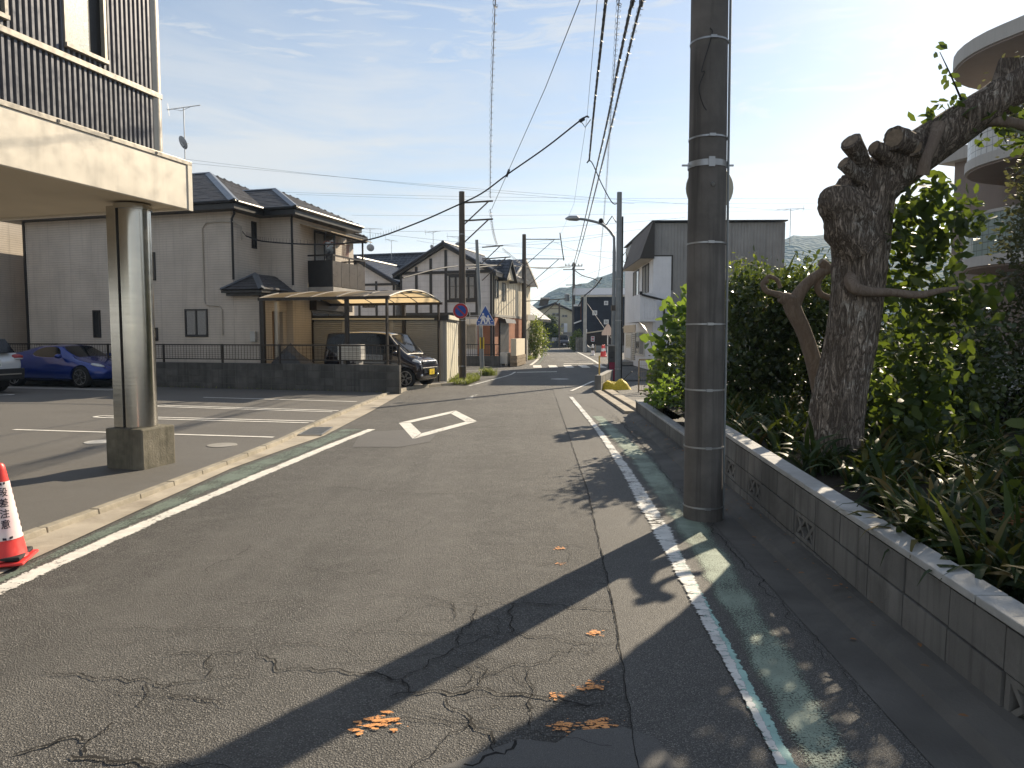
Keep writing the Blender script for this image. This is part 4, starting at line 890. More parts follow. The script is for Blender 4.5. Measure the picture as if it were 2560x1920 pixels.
# cream third house and a fourth behind it
h3 = thing('cream_house', 'narrow cream rendered house with dark tiled roof beyond the timbered house', 'house', (-.25, 44.0, 0), -A0)
MB().prism([(0, 0, 0), (0, 5.5, 0), (0, 5.5, 4.95), (0, 0, 4.95)], (-6, 0, 0)).build('wall', m_cream, h3)
MB().prism([(.02, -.3, 4.9), (.02, 5.8, 4.9), (.02, 2.75, 6.35)], (-2, 0, 0)).build('gable', m_cream, h3)
rf3, *_ = hip_roof(h3, -6.3, .42, -.42, 5.92, 4.95, 1.55, 3.1, m_tile, axis='x', course=.28, width=.3, arch=.028, ends=(1, 0), thick=.02)
MB().prism([(.40, -.45, 4.80), (.40, 2.75, 6.40), (.40, 5.95, 4.80), (.40, 5.95, 4.98), (.40, 2.75, 6.58), (.40, -.45, 4.98)], (.05, 0, 0)).build('gable_board', m_fascia, h3)
window(h3, 'x', 3.2, 4.3, 3.0, 4.4, .05, m_bronze, 2); B('pilaster', m_fascia, h3, (.003, .09, .9, 1.2, 0, 4.9), (.003, .09, 2.2, 2.5, 0, 4.9)); window(h3, 'x', 1.3, 2.1, .7, 2.1, .05, m_bronze, 1); B('balcony_box', m_trim, h3, (.005, .5, 2.9, 4.8, 2.6, 2.95))
h4 = thing('tiled_cottage', 'brown eaved cottage with pale tiled roof behind the cream house', 'house', (1.0, 56.0, 0), -A0)
m_tile_p = M('grey_blue_tile', (.16, .19, .23), .4, var=.25, scale=8, spec=.6)
MB().prism([(x, 0, z) for x, z in ((-6, 0), (0, 0), (0, 3.3), (-2.5, 5.2), (-6, 3.3))], (0, 6, 0)).build('wall', m_cream, h4); gable_roof(h4, -6, 0, 0, 6, -2.5, 3.3, 5.2, m_tile_p, .6)
gp = thing('gate_post', 'white rendered gate post with dark name plate', 'gate post', (.78, 45.6, 0), R(-6))
B('post', m_white_metal, gp, (-.2, .2, -.15, .15, 0, 1.32), bevel=.01); B('name_plate', m_black, gp, (-.03, .07, -.165, -.152, .5, 1.05))
gt = thing('iron_gate', 'black iron gate beside the white gate post', 'gate', (.1, 45.2, 0), R(-6))
B('lower_panel', m_black, gt, (-.35, .42, -.02, .02, .02, .42)); B('rail', m_black, gt, (-.35, .42, -.018, .018, .95, 1.0))
for k in range(8): B('bar', m_black, gt, (-.34 + k * .105, -.325 + k * .105, -.01, .01, .42, .95))
wb_ = MB().lathe([(.22, 0), (.26, .35), (.24, .6), (.1, .72), (0, .74)], 16).build('wrapped_bag', M('silver_wrap', (.6, .62, .65), .3, .5, var=.3, scale=9), None, smooth=True); wb_.location = (.12, 45.7, 0)
tag(wb_, 'silvery wrapped bag standing behind the iron gate', 'bag')

# ================================================================== poles, arms, signs
def pole(name, label, loc, h, r0, r1, mat, lean=(0, 0)):
    t = thing(name, label, 'utility pole', loc)
    MB().tube([(0, 0, -.2), (lean[0] * .5, lean[1] * .5, h * .5), (lean[0], lean[1], h)], [r0, (r0 + r1) / 2, r1], 20).build('shaft', mat, t, smooth=True); return t
bp = pole('large_pole', 'large dark concrete utility pole with steel bands beside the garden wall', (1.67, 6.12, 0), 11, .168, .128, m_pole, (-.06, 0))
def band(parent, x, z, r, h=.014, mat=None, name='steel_band'): 
    b = MB().lathe([(r, -h / 2), (r + .004, -h / 2), (r + .004, h / 2), (r, h / 2)], 28, (x, 0, z), cap=False).box(x - .03, x + .02, -r - .014, -r - .002, z - h * .8, z + h * .8); return b.build(name, mat or m_metal, parent, smooth=True)
for y in (80, 292, 523, 700, 843, 968, 1098):
    z = P(1515 * d1, y * d1, 5.98).z; band(bp, -.06 * z / 11, z, .1685 - .04 * z / 11)
zcl = P(1515 * d1, 350 * d1, 5.98).z; rc = .1685 - .04 * zcl / 11
band(bp, -.02, zcl, rc, .05, name='clamp'); MB().bar((-.02 - rc - .06, -.02, zcl), (-.02 + rc + .06, -.02, zcl), .014).build('clamp_bolt', m_metal, bp)
MB().tube([(.165, -.03, 0), (.158, -.04, 2), (.15, -.03, zcl), (.12, 0, 9)], .011, 8).build('conduit', m_pole_grey, bp, smooth=True)
MB().tube([(-.14, -.06, 3.0), (-.142, -.062, 3.5)], .012, 8).build('cable_guard', m_pole_grey, bp, smooth=True)
sgn = MB().lathe([(.205, -.012), (.21, 0), (.205, .012), (0, .014)], 32); 
so = sgn.build('round_sign', M('sign_back', (.40, .39, .33), .5, .4, var=.1), None, smooth=True); so.location = (1.735, 6.34, zcl - .14); so.rotation_euler = (R(-90), 0, 0)
tag(so, 'round sign seen from behind, strapped to the far side of the large pole', 'sign')
MB().tube([(-.015, -rc - .03, zcl - .19), (-.015, -rc + .02, zcl - .17)], .014, 8).build('step_bolt', m_metal, bp); MB().tube(catmull([P(x*d1, y*d1, 5.96) - Vector((1.67, 6.12, 0)) for x, y in ((1534, 60), (1538, 75), (1516, 150), (1522, 155), (1510, 190), (1518, 225), (1526, 238))], 5), .004, 5).build('loose_wire', m_wire, bp); MB().bar((-.01, rc, zcl - .14), (-.01, rc + .05, zcl - .14), .05).build('sign_bracket', m_metal, bp)

def arm(parent, z, ln, rise=.05, brace=True, n='arm', y=0):
    m = MB().bar((0, y, z), (ln, y, z + rise), .05)
    if brace: m.bar((0, y, z - ln * .75), (ln * .85, y, z + rise - .02), .04)
    m.build(n, m_pole_far, parent)
p1 = pole('utility_pole', 'dark pole carrying the no parking sign beside the shed', (-1.69, 24.3, 0), 6.42, .13, .095, m_pole_far)
arm(p1, 6.05, 1.05, .06); arm(p1, 5.45, 1.05, .06)
for z in (.55, 2.1, 5.0): band(p1, 0, z, .126 - z * .005, .02)
p2 = pole('utility_pole', 'thin grey leaning pole carrying the school crossing sign', (-1.42, 34.0, 0), 6.1, .11, .075, m_pole_grey, (-.25, 0))
arm(p2, 5.75, 1.0, .08); arm(p2, 5.2, 1.35, .1)
for k in range(3): B('hazard_stripe', M('yellow_band', (.62, .45, .04), .5) if k % 2 == 0 else m_black, p2, (-.12 + k * .075, -.05 + k * .075, -.118, -.108, .95, 1.5))
p3 = pole('utility_pole', 'tall dark pole with three stepped arms at the bend', (.75, 44.3, 0), 7.8, .17, .12, m_pole_far)
arm(p3, 7.5, 2.2, 0); arm(p3, 6.3, 2.5, 0); MB().bar((2.2, 0, 7.9), (2.45, 0, 6.2), .06).build('cross_link', m_pole_far, p3); arm(p3, 3.7, 2.6, .15)
p4 = pole('utility_pole', 'distant main power pole with crossarms and transformer', (6.9, 80, 0), 9.7, .2, .14, m_pole)
for z, w in ((9.3, .95), (8.9, 1.2), (7.2, .9)): MB().bar((-w, 0, z), (w, 0, z), .09).build('crossarm', m_pole_far, p4)
for k in range(6): MB().lathe([(.05, 0), (.07, .1), (.03, .22)], 8, (-.9 + k * .36, 0, 9.35)).build('insulator', m_trim, p4)
MB().lathe([(.3, 0), (.3, .75), (.1, .85)], 14, (-.75, 0, 5.4)).build('transformer', m_pole_grey, p4, smooth=True)
m = MB()
for k in range(9): m.bar((-.22, 0, 3.2 + k * .35), (.22, 0, 3.2 + k * .35), .03)
m.build('climbing_step', m_metal, p4)
p5 = pole('utility_pole', 'pale grey concrete pole before the dark navy house', (6.95, 68, 0), 5.5, .17, .14, M('pale_pole', (.36, .36, .34), .7, streak=.2))
p6 = pole('utility_pole', 'slim dark pole in front of the far yellow house', (5.9, 89, 0), 5.6, .12, .1, m_pole_far); MB().bar((-1.1, 0, 4.9), (.5, 0, 4.9), .07).build('crossarm', m_pole_far, p6)
p7 = pole('utility_pole', 'grey galvanised pole rising behind the yellow net heap', (3.62, 24.3, 0), 6.4, .10, .085, m_pole_grey)
MB().tube([(.13, .03, 0), (.125, .03, 3.4), (.12, .03, 5.6)], .028, 8).build('conduit', m_black, p7, smooth=True)
for z in (.45, 2.1, 3.5): band(p7, 0, z, .102, .03)
MB().tube([(.1, -.03, 4.25), (.22, -.05, 4.4), (.3, -.05, 4.25), (.22, -.05, 4.05), (.1, -.03, 4.1)], .015, 6).tube([(-.1, 0, 5.4), (-.25, -.05, 5.6), (-.45, -.05, 5.3), (-.6, -.05, 5.45)], .02, 6).build('cable_loop', m_wire, p7, smooth=True)
MB().lathe([(.07, 0), (.09, .06), (.05, .14)], 10, (-.62, -.05, 5.38)).build('junction', m_wire, p7)
# street lamp
lp = thing('street_lamp', 'grey street lamp with long curved arm over the road', 'street lamp', (4.78, 33.6, 0))
MB().tube(catmull([(0, 0, 0), (0, 0, 3), (0, 0, 5.8), (-.10, 0, 6.3), (-.55, 0, 6.75), (-1.2, 0, 6.95), (-1.65, 0, 7.02)], 6), [.10] * 6 + [.08] * 6 + [.06] * 25, 12).build('mast_arm', m_pole_grey, lp, smooth=True)
MB().tube([(-1.6, 0, 7.0), (-1.75, 0, 7.04), (-2.1, 0, 7.05), (-2.3, 0, 7.02)], [.05, .13, .12, .03], 12).build('lamp_head', m_metal, lp, smooth=True)
B('wrap', m_pole_far, lp, (-.11, .11, -.11, .11, 2.75, 3.0))
# no parking sign
sn = thing('no_parking_sign', 'round red and blue no parking sign on the dark pole', 'sign', (-1.74, 24.13, 2.42), R(-6))
m_sred = M('sign_red', (.42, .025, .03), .4, var=.08); m_sblue = M('sign_blue', (.012, .075, .34), .4, var=.08); m_swhite = M('sign_white', (.72, .72, .72), .45, var=.05)
def disc(r, y, n=40): return MB().add([(r * math.cos(2*math.pi*i/n), y, r * math.sin(2*math.pi*i/n)) for i in range(n)], [tuple(range(n))])
MB().prism([(.265 * math.cos(2*math.pi*i/40), 0, .265 * math.sin(2*math.pi*i/40)) for i in range(40)], (0, .012, 0)).build('plate', m_swhite, sn)
disc(.257, -.003).build('red_ring', m_sred, sn); disc(.185, -.006).build('blue_field', m_sblue, sn)
MB().obox((0, -.009, 0), (.37, .002, .045), Matrix.Rotation(R(45), 3, 'Y')).build('red_bar', m_sred, sn)
B('bracket', m_metal, sn, (-.05, .05, .013, .05, -.03, .03))
# school crossing sign
sc_ = thing('crossing_sign', 'blue five sided school crossing sign with two white walking figures', 'sign', (-1.26, 33.75, 2.42), R(-4))
S = .42
pent = lambda k, y: [(x * k, y, z * k) for x, z in ((-.44, -.36), (.44, -.36), (.44, -.20), (0, .60), (-.44, -.20))]
MB().prism(pent(1, 0), (0, .012, 0)).build('plate', m_swhite, sc_); MB().add(pent(.94, -.003), [(0, 1, 2, 3, 4)]).build('blue_field', m_sblue, sc_)
def figure(cx, s):
    m = MB(); y = -.006; q = lambda *p: m.add([(cx + a * s, y, b * s - .30) for a, b in p], [tuple(range(len(p)))])
    q(*[(.055 * math.cos(t), .50 + .055 * math.sin(t)) for t in np.linspace(0, 6.28, 13)[:-1]]); q((-.08, .43), (.08, .43), (.09, .22), (-.09, .22)); q((-.09, .22), (0, .22), (-.08, 0), (-.15, .02)); q((0, .22), (.09, .22), (.15, .0), (.08, .0)); q((-.08, .42), (-.17, .28), (-.14, .25), (-.05, .36)); q((.08, .42), (.18, .30), (.15, .26), (.05, .36))
    return m.build('white_figure', m_swhite, sc_)
figure(-.11, .95); figure(.13, .75)
m = MB(); m.add([(-.36, -.006, -.31), (.36, -.006, -.31), (.36, -.006, -.285), (-.36, -.006, -.285)], [(0, 1, 2, 3)]); m.add([(-.36, -.006, -.2), (-.27, -.006, -.2), (-.27, -.006, -.17), (-.36, -.006, -.17)], [(0, 1, 2, 3)]); m.add([(.27, -.006, -.2), (.36, -.006, -.2), (.36, -.006, -.17), (.27, -.006, -.17)], [(0, 1, 2, 3)]); m.build('crossing_stripes', m_swhite, sc_)
B('bracket', m_metal, sc_, (-.75, .1, .014, .04, .10, .13), (-.76, -.73, .0, .04, -.35, .45))
# far triangular sign (back) on its post
ts = thing('triangle_sign', 'pale back of a triangular road sign on a white post', 'sign', (6.45, 48, 0), R(8))
MB().tube([(0, 0, 0), (0, 0, 2.2)], .035, 10).build('post', m_swhite, ts, smooth=True); MB().prism([(-.42, -.04, 1.6), (.42, -.04, 1.6), (.42, -.04, 1.78), (.04, -.04, 2.38), (-.04, -.04, 2.38), (-.42, -.04, 1.78)], (0, .01, 0)).build('plate', M('sign_back_pink', (.50, .40, .35), .6, var=.1, streak=.3), ts)
# small red cones beyond
for i, (x, y) in enumerate(((6.35, 56), (6.75, 53), (7.05, 54.5), (7.3, 53.5))):
    t = thing('far_traffic_cone', ['white topped barrier post in the row of far red cones', 'first red cone of the far row by the triangle sign', 'second red cone of the far row', 'third red cone of the far row, beside the dark pillar'][i], 'traffic cone', (x, y, 0), 0, 'cones by the far sign')
    MB().lathe([(.22, .03), (.17, .06), (.06, .85), (.0, .9)], 16, cap=False).build('cone_body', m_red if i else m_swhite, t, smooth=True); B('base_plate', m_red if i else m_rubber, t, (-.22, .22, -.22, .22, 0, .03))
    MB().lathe([(.125, .40), (.095, .62)], 16, cap=False).build('white_band', m_swhite if i else m_pole_far, t)

# ================================================================== cables
def sag(p, q, s, k=24, bend=None):
    p, q = Vector(p), Vector(q); return [p.lerp(q, i / k) - Vector((0, 0, s * 4 * (i / k) * (1 - i / k))) for i in range(k + 1)]
def cable(label, pts, r, mat=None, spiral=0., sp_r=.05, group=None, name='overhead_cable', turns=3.0, n=6):
    t = thing(name, label, 'cable', pts[0], 0, group); o = Vector(pts[0])
    MB().tube([Vector(p) - o for p in pts], r, n).build('cable', mat or m_wire, t, smooth=True)
    if spiral:
        out = []; L_ = 0; pts = [Vector(p) - o for p in pts]
        for a, b in zip(pts, pts[1:]):
            ln = (b - a).length; k = max(2, int(ln * turns * 8)); d = (b - a).normalized(); s = d.cross(Vector((0, 0, 1))).normalized(); u_ = s.cross(d)
            for i in range(k): L_ += ln / k; an = L_ * turns * 2 * math.pi; out.append(a.lerp(b, i / k) - u_ * sp_r * .8 + (s * math.cos(an) + u_ * math.sin(an)) * sp_r)
        MB().tube(out, spiral, 4).build('spiral_hanger', m_wire_g, t)
    return t
def px_line(pts):
    q = [P(x * d1, y * d1, Y) for x, y, Y in pts]
    if pts[0][1] < 0:                                   # overhead lines run on past the camera to the next pole
        d = q[0] - q[1]; d = d / max(.1, abs(d.y)); d.z *= .3; q = [q[0] + d * 30 - Vector((0, 0, .2)), q[0] + d * 12 - Vector((0, 0, .15))] + q
    return q
# the bundle that comes from overhead on the right and ends by the galvanised pole
cable('thick twisted black cable ending in a loop above the road', catmull(px_line([(1318, -60, 12), (1309, 0, 13.2), (1298, 100, 15.5), (1286, 210, 19), (1278, 290, 22.5), (1273, 345, 25)]), 6), .030, spiral=.006, sp_r=.032, turns=2.2)
cable('black loop of cable running down to the galvanised pole top', catmull(px_line([(1273, 345, 25), (1268, 352, 25), (1278, 350, 25), (1300, 398, 24.8), (1322, 437, 24.4), (1334, 440, 24.3)]), 5), .018)
cable('left of the two thick black cables running to the far power pole', catmull(px_line([(1376, -40, 12), (1366, 0, 13), (1340, 120, 16.5), (1310, 270, 24), (1280, 400, 37), (1255, 510, 58), (1237, 578, 80)]), 8), .030, spiral=.0045, sp_r=.04, turns=2)
cable('right of the two thick black cables running to the far power pole', catmull(px_line([(1396, -40, 12), (1386, 0, 13), (1356, 120, 16.5), (1320, 275, 24), (1288, 405, 37), (1260, 515, 58), (1241, 580, 80)]), 8), .026, spiral=.0045, sp_r=.05, turns=2)
cable('thin coiled hanger line right of centre above the thick cables', catmull(px_line([(1342, -40, 12), (1337, 0, 13), (1328, 130, 17), (1318, 270, 23), (1310, 400, 32), (1300, 520, 46), (1291, 600, 60), (1270, 640, 72)]), 8), .009, m_wire_g, .0040, .046, turns=2.6)
cable('coiled hanger line dropping to the arm of the no parking pole', catmull(px_line([(1072, -40, 12), (1070, 0, 13), (1066, 100, 15), (1062, 220, 18), (1060, 340, 21.5), (1059, 428, 24.3)]), 6), .009, m_wire_g, .0042, .045, turns=2.8)
cable('coiled hanger line sagging between the first and second pole arms', catmull(px_line([(1059, 452, 24.3), (1066, 500, 28.5), (1074, 528, 33.7)]), 6), .010, m_wire_g, .005, .05, turns=2)
cable('coiled hanger line from the second pole arm to the tall stepped pole', catmull(px_line([(1086, 536, 33.7), (1110, 556, 39), (1130, 572, 44.2)]), 6), .010, m_wire_g, .005, .05, turns=2)
cable('thin straight grey wire slanting down to the no parking pole', px_line([(1262, -20, 11.6), (1253, 0, 12), (1178, 190, 16), (1097, 372, 21.8), (1062, 452, 24.2)]), .008, m_wire_g)
cable('very thin grey wire left of the twisted cable', px_line([(1292, -30, 14), (1290, 0, 14.5), (1268, 255, 24), (1240, 440, 38), (1205, 520, 60)]), .006, m_wire_g)
# service drop from the first house with bird spikes
sd_pts = catmull(px_line([(532, 510, 22.4), (575, 522, 22.2), (700, 528, 22), (800, 517, 22), (900, 482, 22), (980, 447, 22), (1040, 418, 22), (1097, 376, 21.8), (1180, 318, 21), (1258, 257, 20), (1272, 253, 20)]), 6)
sdt = cable('thick black service cable with bird spikes sagging from the first house', sd_pts, .022)
m = MB(); o_ = Vector(sd_pts[0])
for i in range(22):
    for k in range(3):
        q = Vector(sd_pts[i]).lerp(Vector(sd_pts[i+1]), k / 3) - o_; m.bar(q, q + Vector((0, 0, .13)), .006)
m.build('bird_spike', m_wire, sdt)['kind'] = 'stuff'
MB().tube([Vector(sd_pts[0]) - o_ + Vector(v_) for v_ in ((-.55, 0, .25), (-.4, 0, .2), (-.25, .05, .28), (0, 0, 0))], .012, 6).lathe([(.02, 0), (.05, .03), (.05, .09), (.02, .12)], 10, (-.42, 0, .1)).build('insulator', m_wire, sdt)
MB().tube([Vector(P(x*d1, y*d1, 20)) - o_ for x, y in ((1252, 262), (1262, 256))], .05, 8).tube([Vector(P(x*d1, y*d1, 20)) - o_ for x, y in ((1255, 262), (1264, 275), (1276, 258))], .012, 6).build('clamp', m_wire, sdt)
MB().tube([Vector(P(x*d1, y*d1, 21.8)) - o_ for x, y in ((1094, 382), (1100, 366))], .035, 8).build('splice', m_wire, sdt)
# low black cable pair across the street in front of the timbered house
cable('black cable crossing low before the timbered gable to the far pole', catmull(px_line([(870, 600, 26), (960, 578, 30), (1040, 572, 38), (1128, 576, 44), (1180, 580, 60), (1232, 574, 80)]), 6), .030)
cable('black cable running left from the far pole over the carport', catmull(px_line([(1010, 580, 34), (1090, 573, 42), (1160, 578, 55), (1232, 578, 80)]), 6), .035)
cable('looping black cables between the far power pole and the pale pole', catmull(px_line([(1236, 580, 80), (1258, 595, 76), (1285, 603, 72), (1297, 612, 68)]), 6), .05)
cable('bundle of cables hanging to the pale pole top', catmull(px_line([(1300, 600, 60), (1285, 620, 64), (1262, 640, 68), (1250, 660, 72)]), 6), .06)
cable('stay wire slanting down across the dark navy house', px_line([(1268, 655, 68), (1330, 745, 66)]), .025, m_wire_g)
FW = [((370, 340), (1370, 440), 60), ((365, 348), (1700, 455), 62), ((600, 415), (1760, 428), 70), ((640, 420), (1760, 440), 72), ((760, 465), (1760, 452), 75), ((860, 500), (1480, 470), 55), ((770, 555), (1500, 480), 58), ((700, 490), (1330, 545), 52), ((1050, 530), (1330, 505), 50), ((1180, 515), (1330, 560), 55), ((900, 520), (1240, 555), 66), ((1245, 600), (1480, 500), 60), ((1140, 620), (1240, 560), 66), ((1140, 650), (1240, 590), 70), ((1240, 590), (1345, 620), 62)]
for a, b, Y in FW:
    cable('thin far wire drawn across the sky above the rooftops', sag(P(a[0]*d1, a[1]*d1, Y), P(b[0]*d1, b[1]*d1, Y * 1.03), .25, 10), .011, m_wire_g, group='thin far wires', name='far_wire', n=4)
# antennas
antenna(P(400*d1, 345*d1, 25.6), 1.8, 'aerial and dish behind the cream canopy on the first house roof', rz=R(-20), dz=.55)
antenna(P(800*d1, 540*d1, 44), 1.3, 'aerial with dish on the tiled annex roof', rz=R(20), dz=.1)
antenna(P(936*d1, 540*d1, 42), 1.05, 'aerial with dish on the timbered house ridge', rz=R(-30), dz=.1, k=.8)
antenna(P(846*d1, 560*d1, 46), 1.2, 'bare aerial mast between annex and timbered house', False, R(60), .8)
antenna(P(1706*d1, 530*d1, 33), 1.65, 'aerial bracketed to the end of the grey ribbed wall', False, R(170), .8)
antenna(P(990*d1, 545*d1, 42), .9, 'dish partly hidden by the no parking pole', True, R(10), .9, .35)

# ================================================================== right side buildings
def window_w(parent, a0, a1, z0, z1, pos, fr=.05, frame=None, split=2, curtain=0, glass=None):
    """window in a wall facing -x"""
    m = MB(); m.box(pos - .04, pos + .02, a0, a1, z0, z0 + fr).box(pos - .04, pos + .02, a0, a1, z1 - fr, z1); w = (a1 - a0 - fr) / split
    for i in range(split + 1): m.box(pos - .037, pos + .02, a0 + i * w, a0 + i * w + fr, z0 + fr, z1 - fr)
    f = m.build('window', frame or m_bronze, parent)
    for i in range(split):
        B('pane', glass or m_darkglass, f, (pos - .012, pos - .006, a0 + i * w + fr, a0 + (i + 1) * w, z0 + fr, z1 - fr))
        if curtain >> i & 1:
            q = MB()
            for k in range(10): y = a0 + i * w + fr + .03 + k * (w - fr - .06) / 10; q.box(pos - .016, pos - .0125, y, y + (w - fr) / 14, z0 + fr + .02, z1 - fr - .02)
            q.build('curtain', m_curtain, f)
    return f
m_stucco = M('white_stucco', (.78, .79, .81), .75, var=.05, scale=2, bump=.15, bscale=120, streak=.08)
m_greycorr = corr_mat('grey_ribbed_siding', (.27, .265, .255), .14)
m_mans = siding('mansard_shingle', (.115, .098, .088), .16, .35, .6, .25)
wh = thing('white_house', 'white house with brown mansard eave and grey ribbed side wall', 'house', (6.3, 32.0, 0), R(-1.5))
B('street_wall', m_stucco, wh, (0, 5.8, .05, 9.5, 0, 5.3)); B('side_wall', m_greycorr, wh, (.0, 5.8, 0, .049, 0, 6.58)); B('upper_block', m_greycorr, wh, (.02, 5.8, .05, 9.5, 5.3, 6.56))
B('side_panel', m_stucco, wh, (-.002, .80, -.05, -.002, .43, 5.10)); B('panel_trim', m_bronze, wh, (.80, .87, -.06, -.003, 3.6, 5.16), (-.002, .80, -.06, -.003, 5.10, 5.16)); B('plinth', m_block_d, wh, (.0, 5.8, -.03, -.002, 0, .43))
MB().prism([(-.62, -.18, 5.0), (.02, -.18, 5.0), (.02, -.18, 6.62), (-.06, -.18, 6.62)], (0, 6.2, 0)).build('mansard_eave', m_mans, wh); B('roof_cap', m_black, wh, (-.1, 5.85, -.2, 9.5, 6.62, 6.67)); B('soffit', m_soffit, wh, (-.58, -.003, -.14, 6.0, 4.985, 4.998))
B('mansard_end', m_bronze, wh, (-.55, .02, -.20, -.182, 5.0, 6.6) if 0 else (-.06, .02, -.20, -.182, 5.0, 6.6)); MB().prism([(-.61, -.185, 5.0), (-.06, -.185, 5.0), (-.06, -.185, 6.6)], (0, -.012, 0)).build('mansard_end', m_bronze, wh)
window_w(wh, 1.06, 2.9, 3.58, 4.92, 0, curtain=3); window_w(wh, 4.06, 6.0, 3.60, 4.92, 0, curtain=2)
bb = B('balcony', m_stucco, wh, (-.67, .06, -.8, 4.1, 2.2, 2.32)); B('front_panel', m_stucco, bb, (-.67, -.62, -.8, 4.1, 2.32, 3.42))
for k in range(6): MB().prism([(-.61 + k * .11, -.8, 2.32), (-.60 + k * .11, -.82, 2.32), (-.52 + k * .11, -.82, 2.32), (-.51 + k * .11, -.8, 2.32)], (0, 0, 1.10)).build('end_board', m_stucco, bb)
B('end_panel', m_stucco, bb, (-.62, .06, -.8, -.76, 2.32, 3.40))
gutter_pipe(wh, [(-.68, -.85, 3.5), (-.6, -.87, 3.36), (.35, -.87, 3.12), (.5, -.12, 3.05), (.5, -.12, 0)], .045, m_black); MB().box(-.72, -.62, -.92, -.82, 3.36, 3.5).build('hopper', m_black, wh)
window_w(wh, 2.0, 4.9, .6, 1.78, -.02, .06, m_white_metal, 2, curtain=1)
dr = B('door', m_white_metal, wh, (-.05, -.002, 6.3, 8.6, .25, 1.72)); B('door_glass', M('door_pane', (.42, .38, .30), .3, var=.2, scale=12), dr, (-.06, -.052, 6.5, 8.4, .98, 1.62)); B('door_panel', m_stucco, dr, (-.058, -.052, 6.5, 8.4, .35, .88))
for k in range(14): B('louvre', m_metal, wh, (-.04, -.003, 5.1, 6.1, .3 + k * .1, .37 + k * .1))
B('lintel', m_soffit, wh, (-.06, -.003, 5.0, 9.4, 1.75, 2.15)); B('step', m_conc, wh, (-.9, -.003, 5.8, 9.0, 0, .2), bevel=.02)
# corner clutter: low wall, pillar, board, net
lowp = thing('corner_wall', 'low concrete block wall stub with end pier at the yard entrance', 'wall', (2.46, 20.15, 0), math.atan2(-.86, 3.6))
for c in range(2):
    for k in range(9): o = block(lowp, 0, .2 + k * .4, .12 + c * .2, .392, .19, .14, m_block); o.rotation_euler = (0, 0, R(90)); o.location.x = 0
B('end_pier', m_block, lowp, (-.09, .09, -.18, 0, 0, .47), bevel=.01); B('coping', m_conc, lowp, (-.08, .08, 0, 3.62, .425, .46), bevel=.006)
rot = lambda o, a: setattr(o, 'rotation_euler', (0, 0, a))
yp = MB().tube([(0, 0, .45), (0, 0, 1.02)], .022, 8).build('marker_post', M('yellow_post', (.60, .40, .10), .5, var=.15), None); yp.location = (2.49, 20.25, .0); tag(yp, 'slim yellow marker post on the low corner wall', 'post')
pl = thing('dark_pillar', 'tall dark block gate pillar behind the maroon board', 'pillar', (3.68, 26, 0), R(-8))
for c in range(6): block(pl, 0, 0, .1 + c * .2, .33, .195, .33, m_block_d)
B('cap', m_conc, pl, (-.2, .2, -.2, .2, 1.2, 1.25))
mb_ = thing('maroon_board', 'upright maroon board leaning by the galvanised pole', 'board', (3.46, 24.5, 0), R(-5))
MB().obox((0, 0, .36), (.20, .025, .62), Matrix.Rotation(R(-6), 3, 'X')).build('panel', M('maroon_paint', (.24, .012, .045), .5, var=.1), mb_); B('foot', m_black, mb_, (-.1, .1, -.08, .12, 0, .05))
nh = thing('yellow_net_heap', 'bright yellow netting heaped over a box beside the corner wall', 'net', (3.0, 20.75, 0), R(-10))
B('box', M('net_box', (.10, .07, .05), .8), nh, (-.22, .24, -.12, .12, .0, .10), bevel=.02)
m_net = M('yellow_net', (.60, .46, .03), .65, var=.3, scale=25, bump=.8, bscale=60)
from mathutils import noise as mn
m = MB(); nx, ny = 44, 14
def heap_r(a): return 1 + .22 * math.sin(2 * a + .7) + .16 * mn.noise(Vector((math.cos(a) * 2, math.sin(a) * 2, 4)))
for i in range(nx):
    for j in range(ny):
        a = 2 * math.pi * i / nx; f = j / (ny - 1); r = f * heap_r(a); x, y = .42 * r * math.cos(a), .27 * r * math.sin(a) - .05
        z = .27 * max(0, 1 - f ** 2.2) + .10 * math.exp(-((x - .25) ** 2 + y * y) * 40) + .06 * math.exp(-((x + .25) ** 2 + y * y) * 50) - .07 * math.exp(-((x + .02) ** 2) * 90) * (1 - f)
        z += (.06 * mn.noise(Vector((x * 9, y * 9, 2))) + .035 * mn.noise(Vector((x * 22, y * 22, 5)))) * (1 - f ** 4); m.v.append((x, y, max(.015, z) if f < 1 else .01))
m.f = [(i*ny+j, ((i+1)%nx)*ny+j, ((i+1)%nx)*ny+j+1, i*ny+j+1) for i in range(nx) for j in range(ny-1)]
m.build('netting', m_net, nh, smooth=True, ang=80); MB().bar((.25, 0, .3), (.5, -.05, .55), .02).build('stick', m_black, nh)
mf = thing('yard_mesh_gate', 'tan steel mesh gate at the yard beside the bushy garden', 'gate', (3.50, 19.6, 0), R(-4))
m_tan = M('tan_steel', (.30, .23, .15), .5, .3, var=.15)
B('top_rail', m_tan, mf, (0, 1.5, -.02, .02, .90, .95)); B('bottom_rail', m_tan, mf, (0, 1.5, -.02, .02, .06, .09)); 
for x in (.0, .30, 1.5): B('post', m_tan, mf, (x - .015, x + .015 + (.02 if x == .3 else 0), -.025, .025, 0, .9))
m = MB()
for k in range(25): m.box(.02 + k * .06, .025 + k * .06, -.003, .003, .09, .90)
for z in (.25, .42, .60, .76): m.box(0, 1.5, -.003, .003, z, z + .006)
m.build('mesh', m_tan, mf)
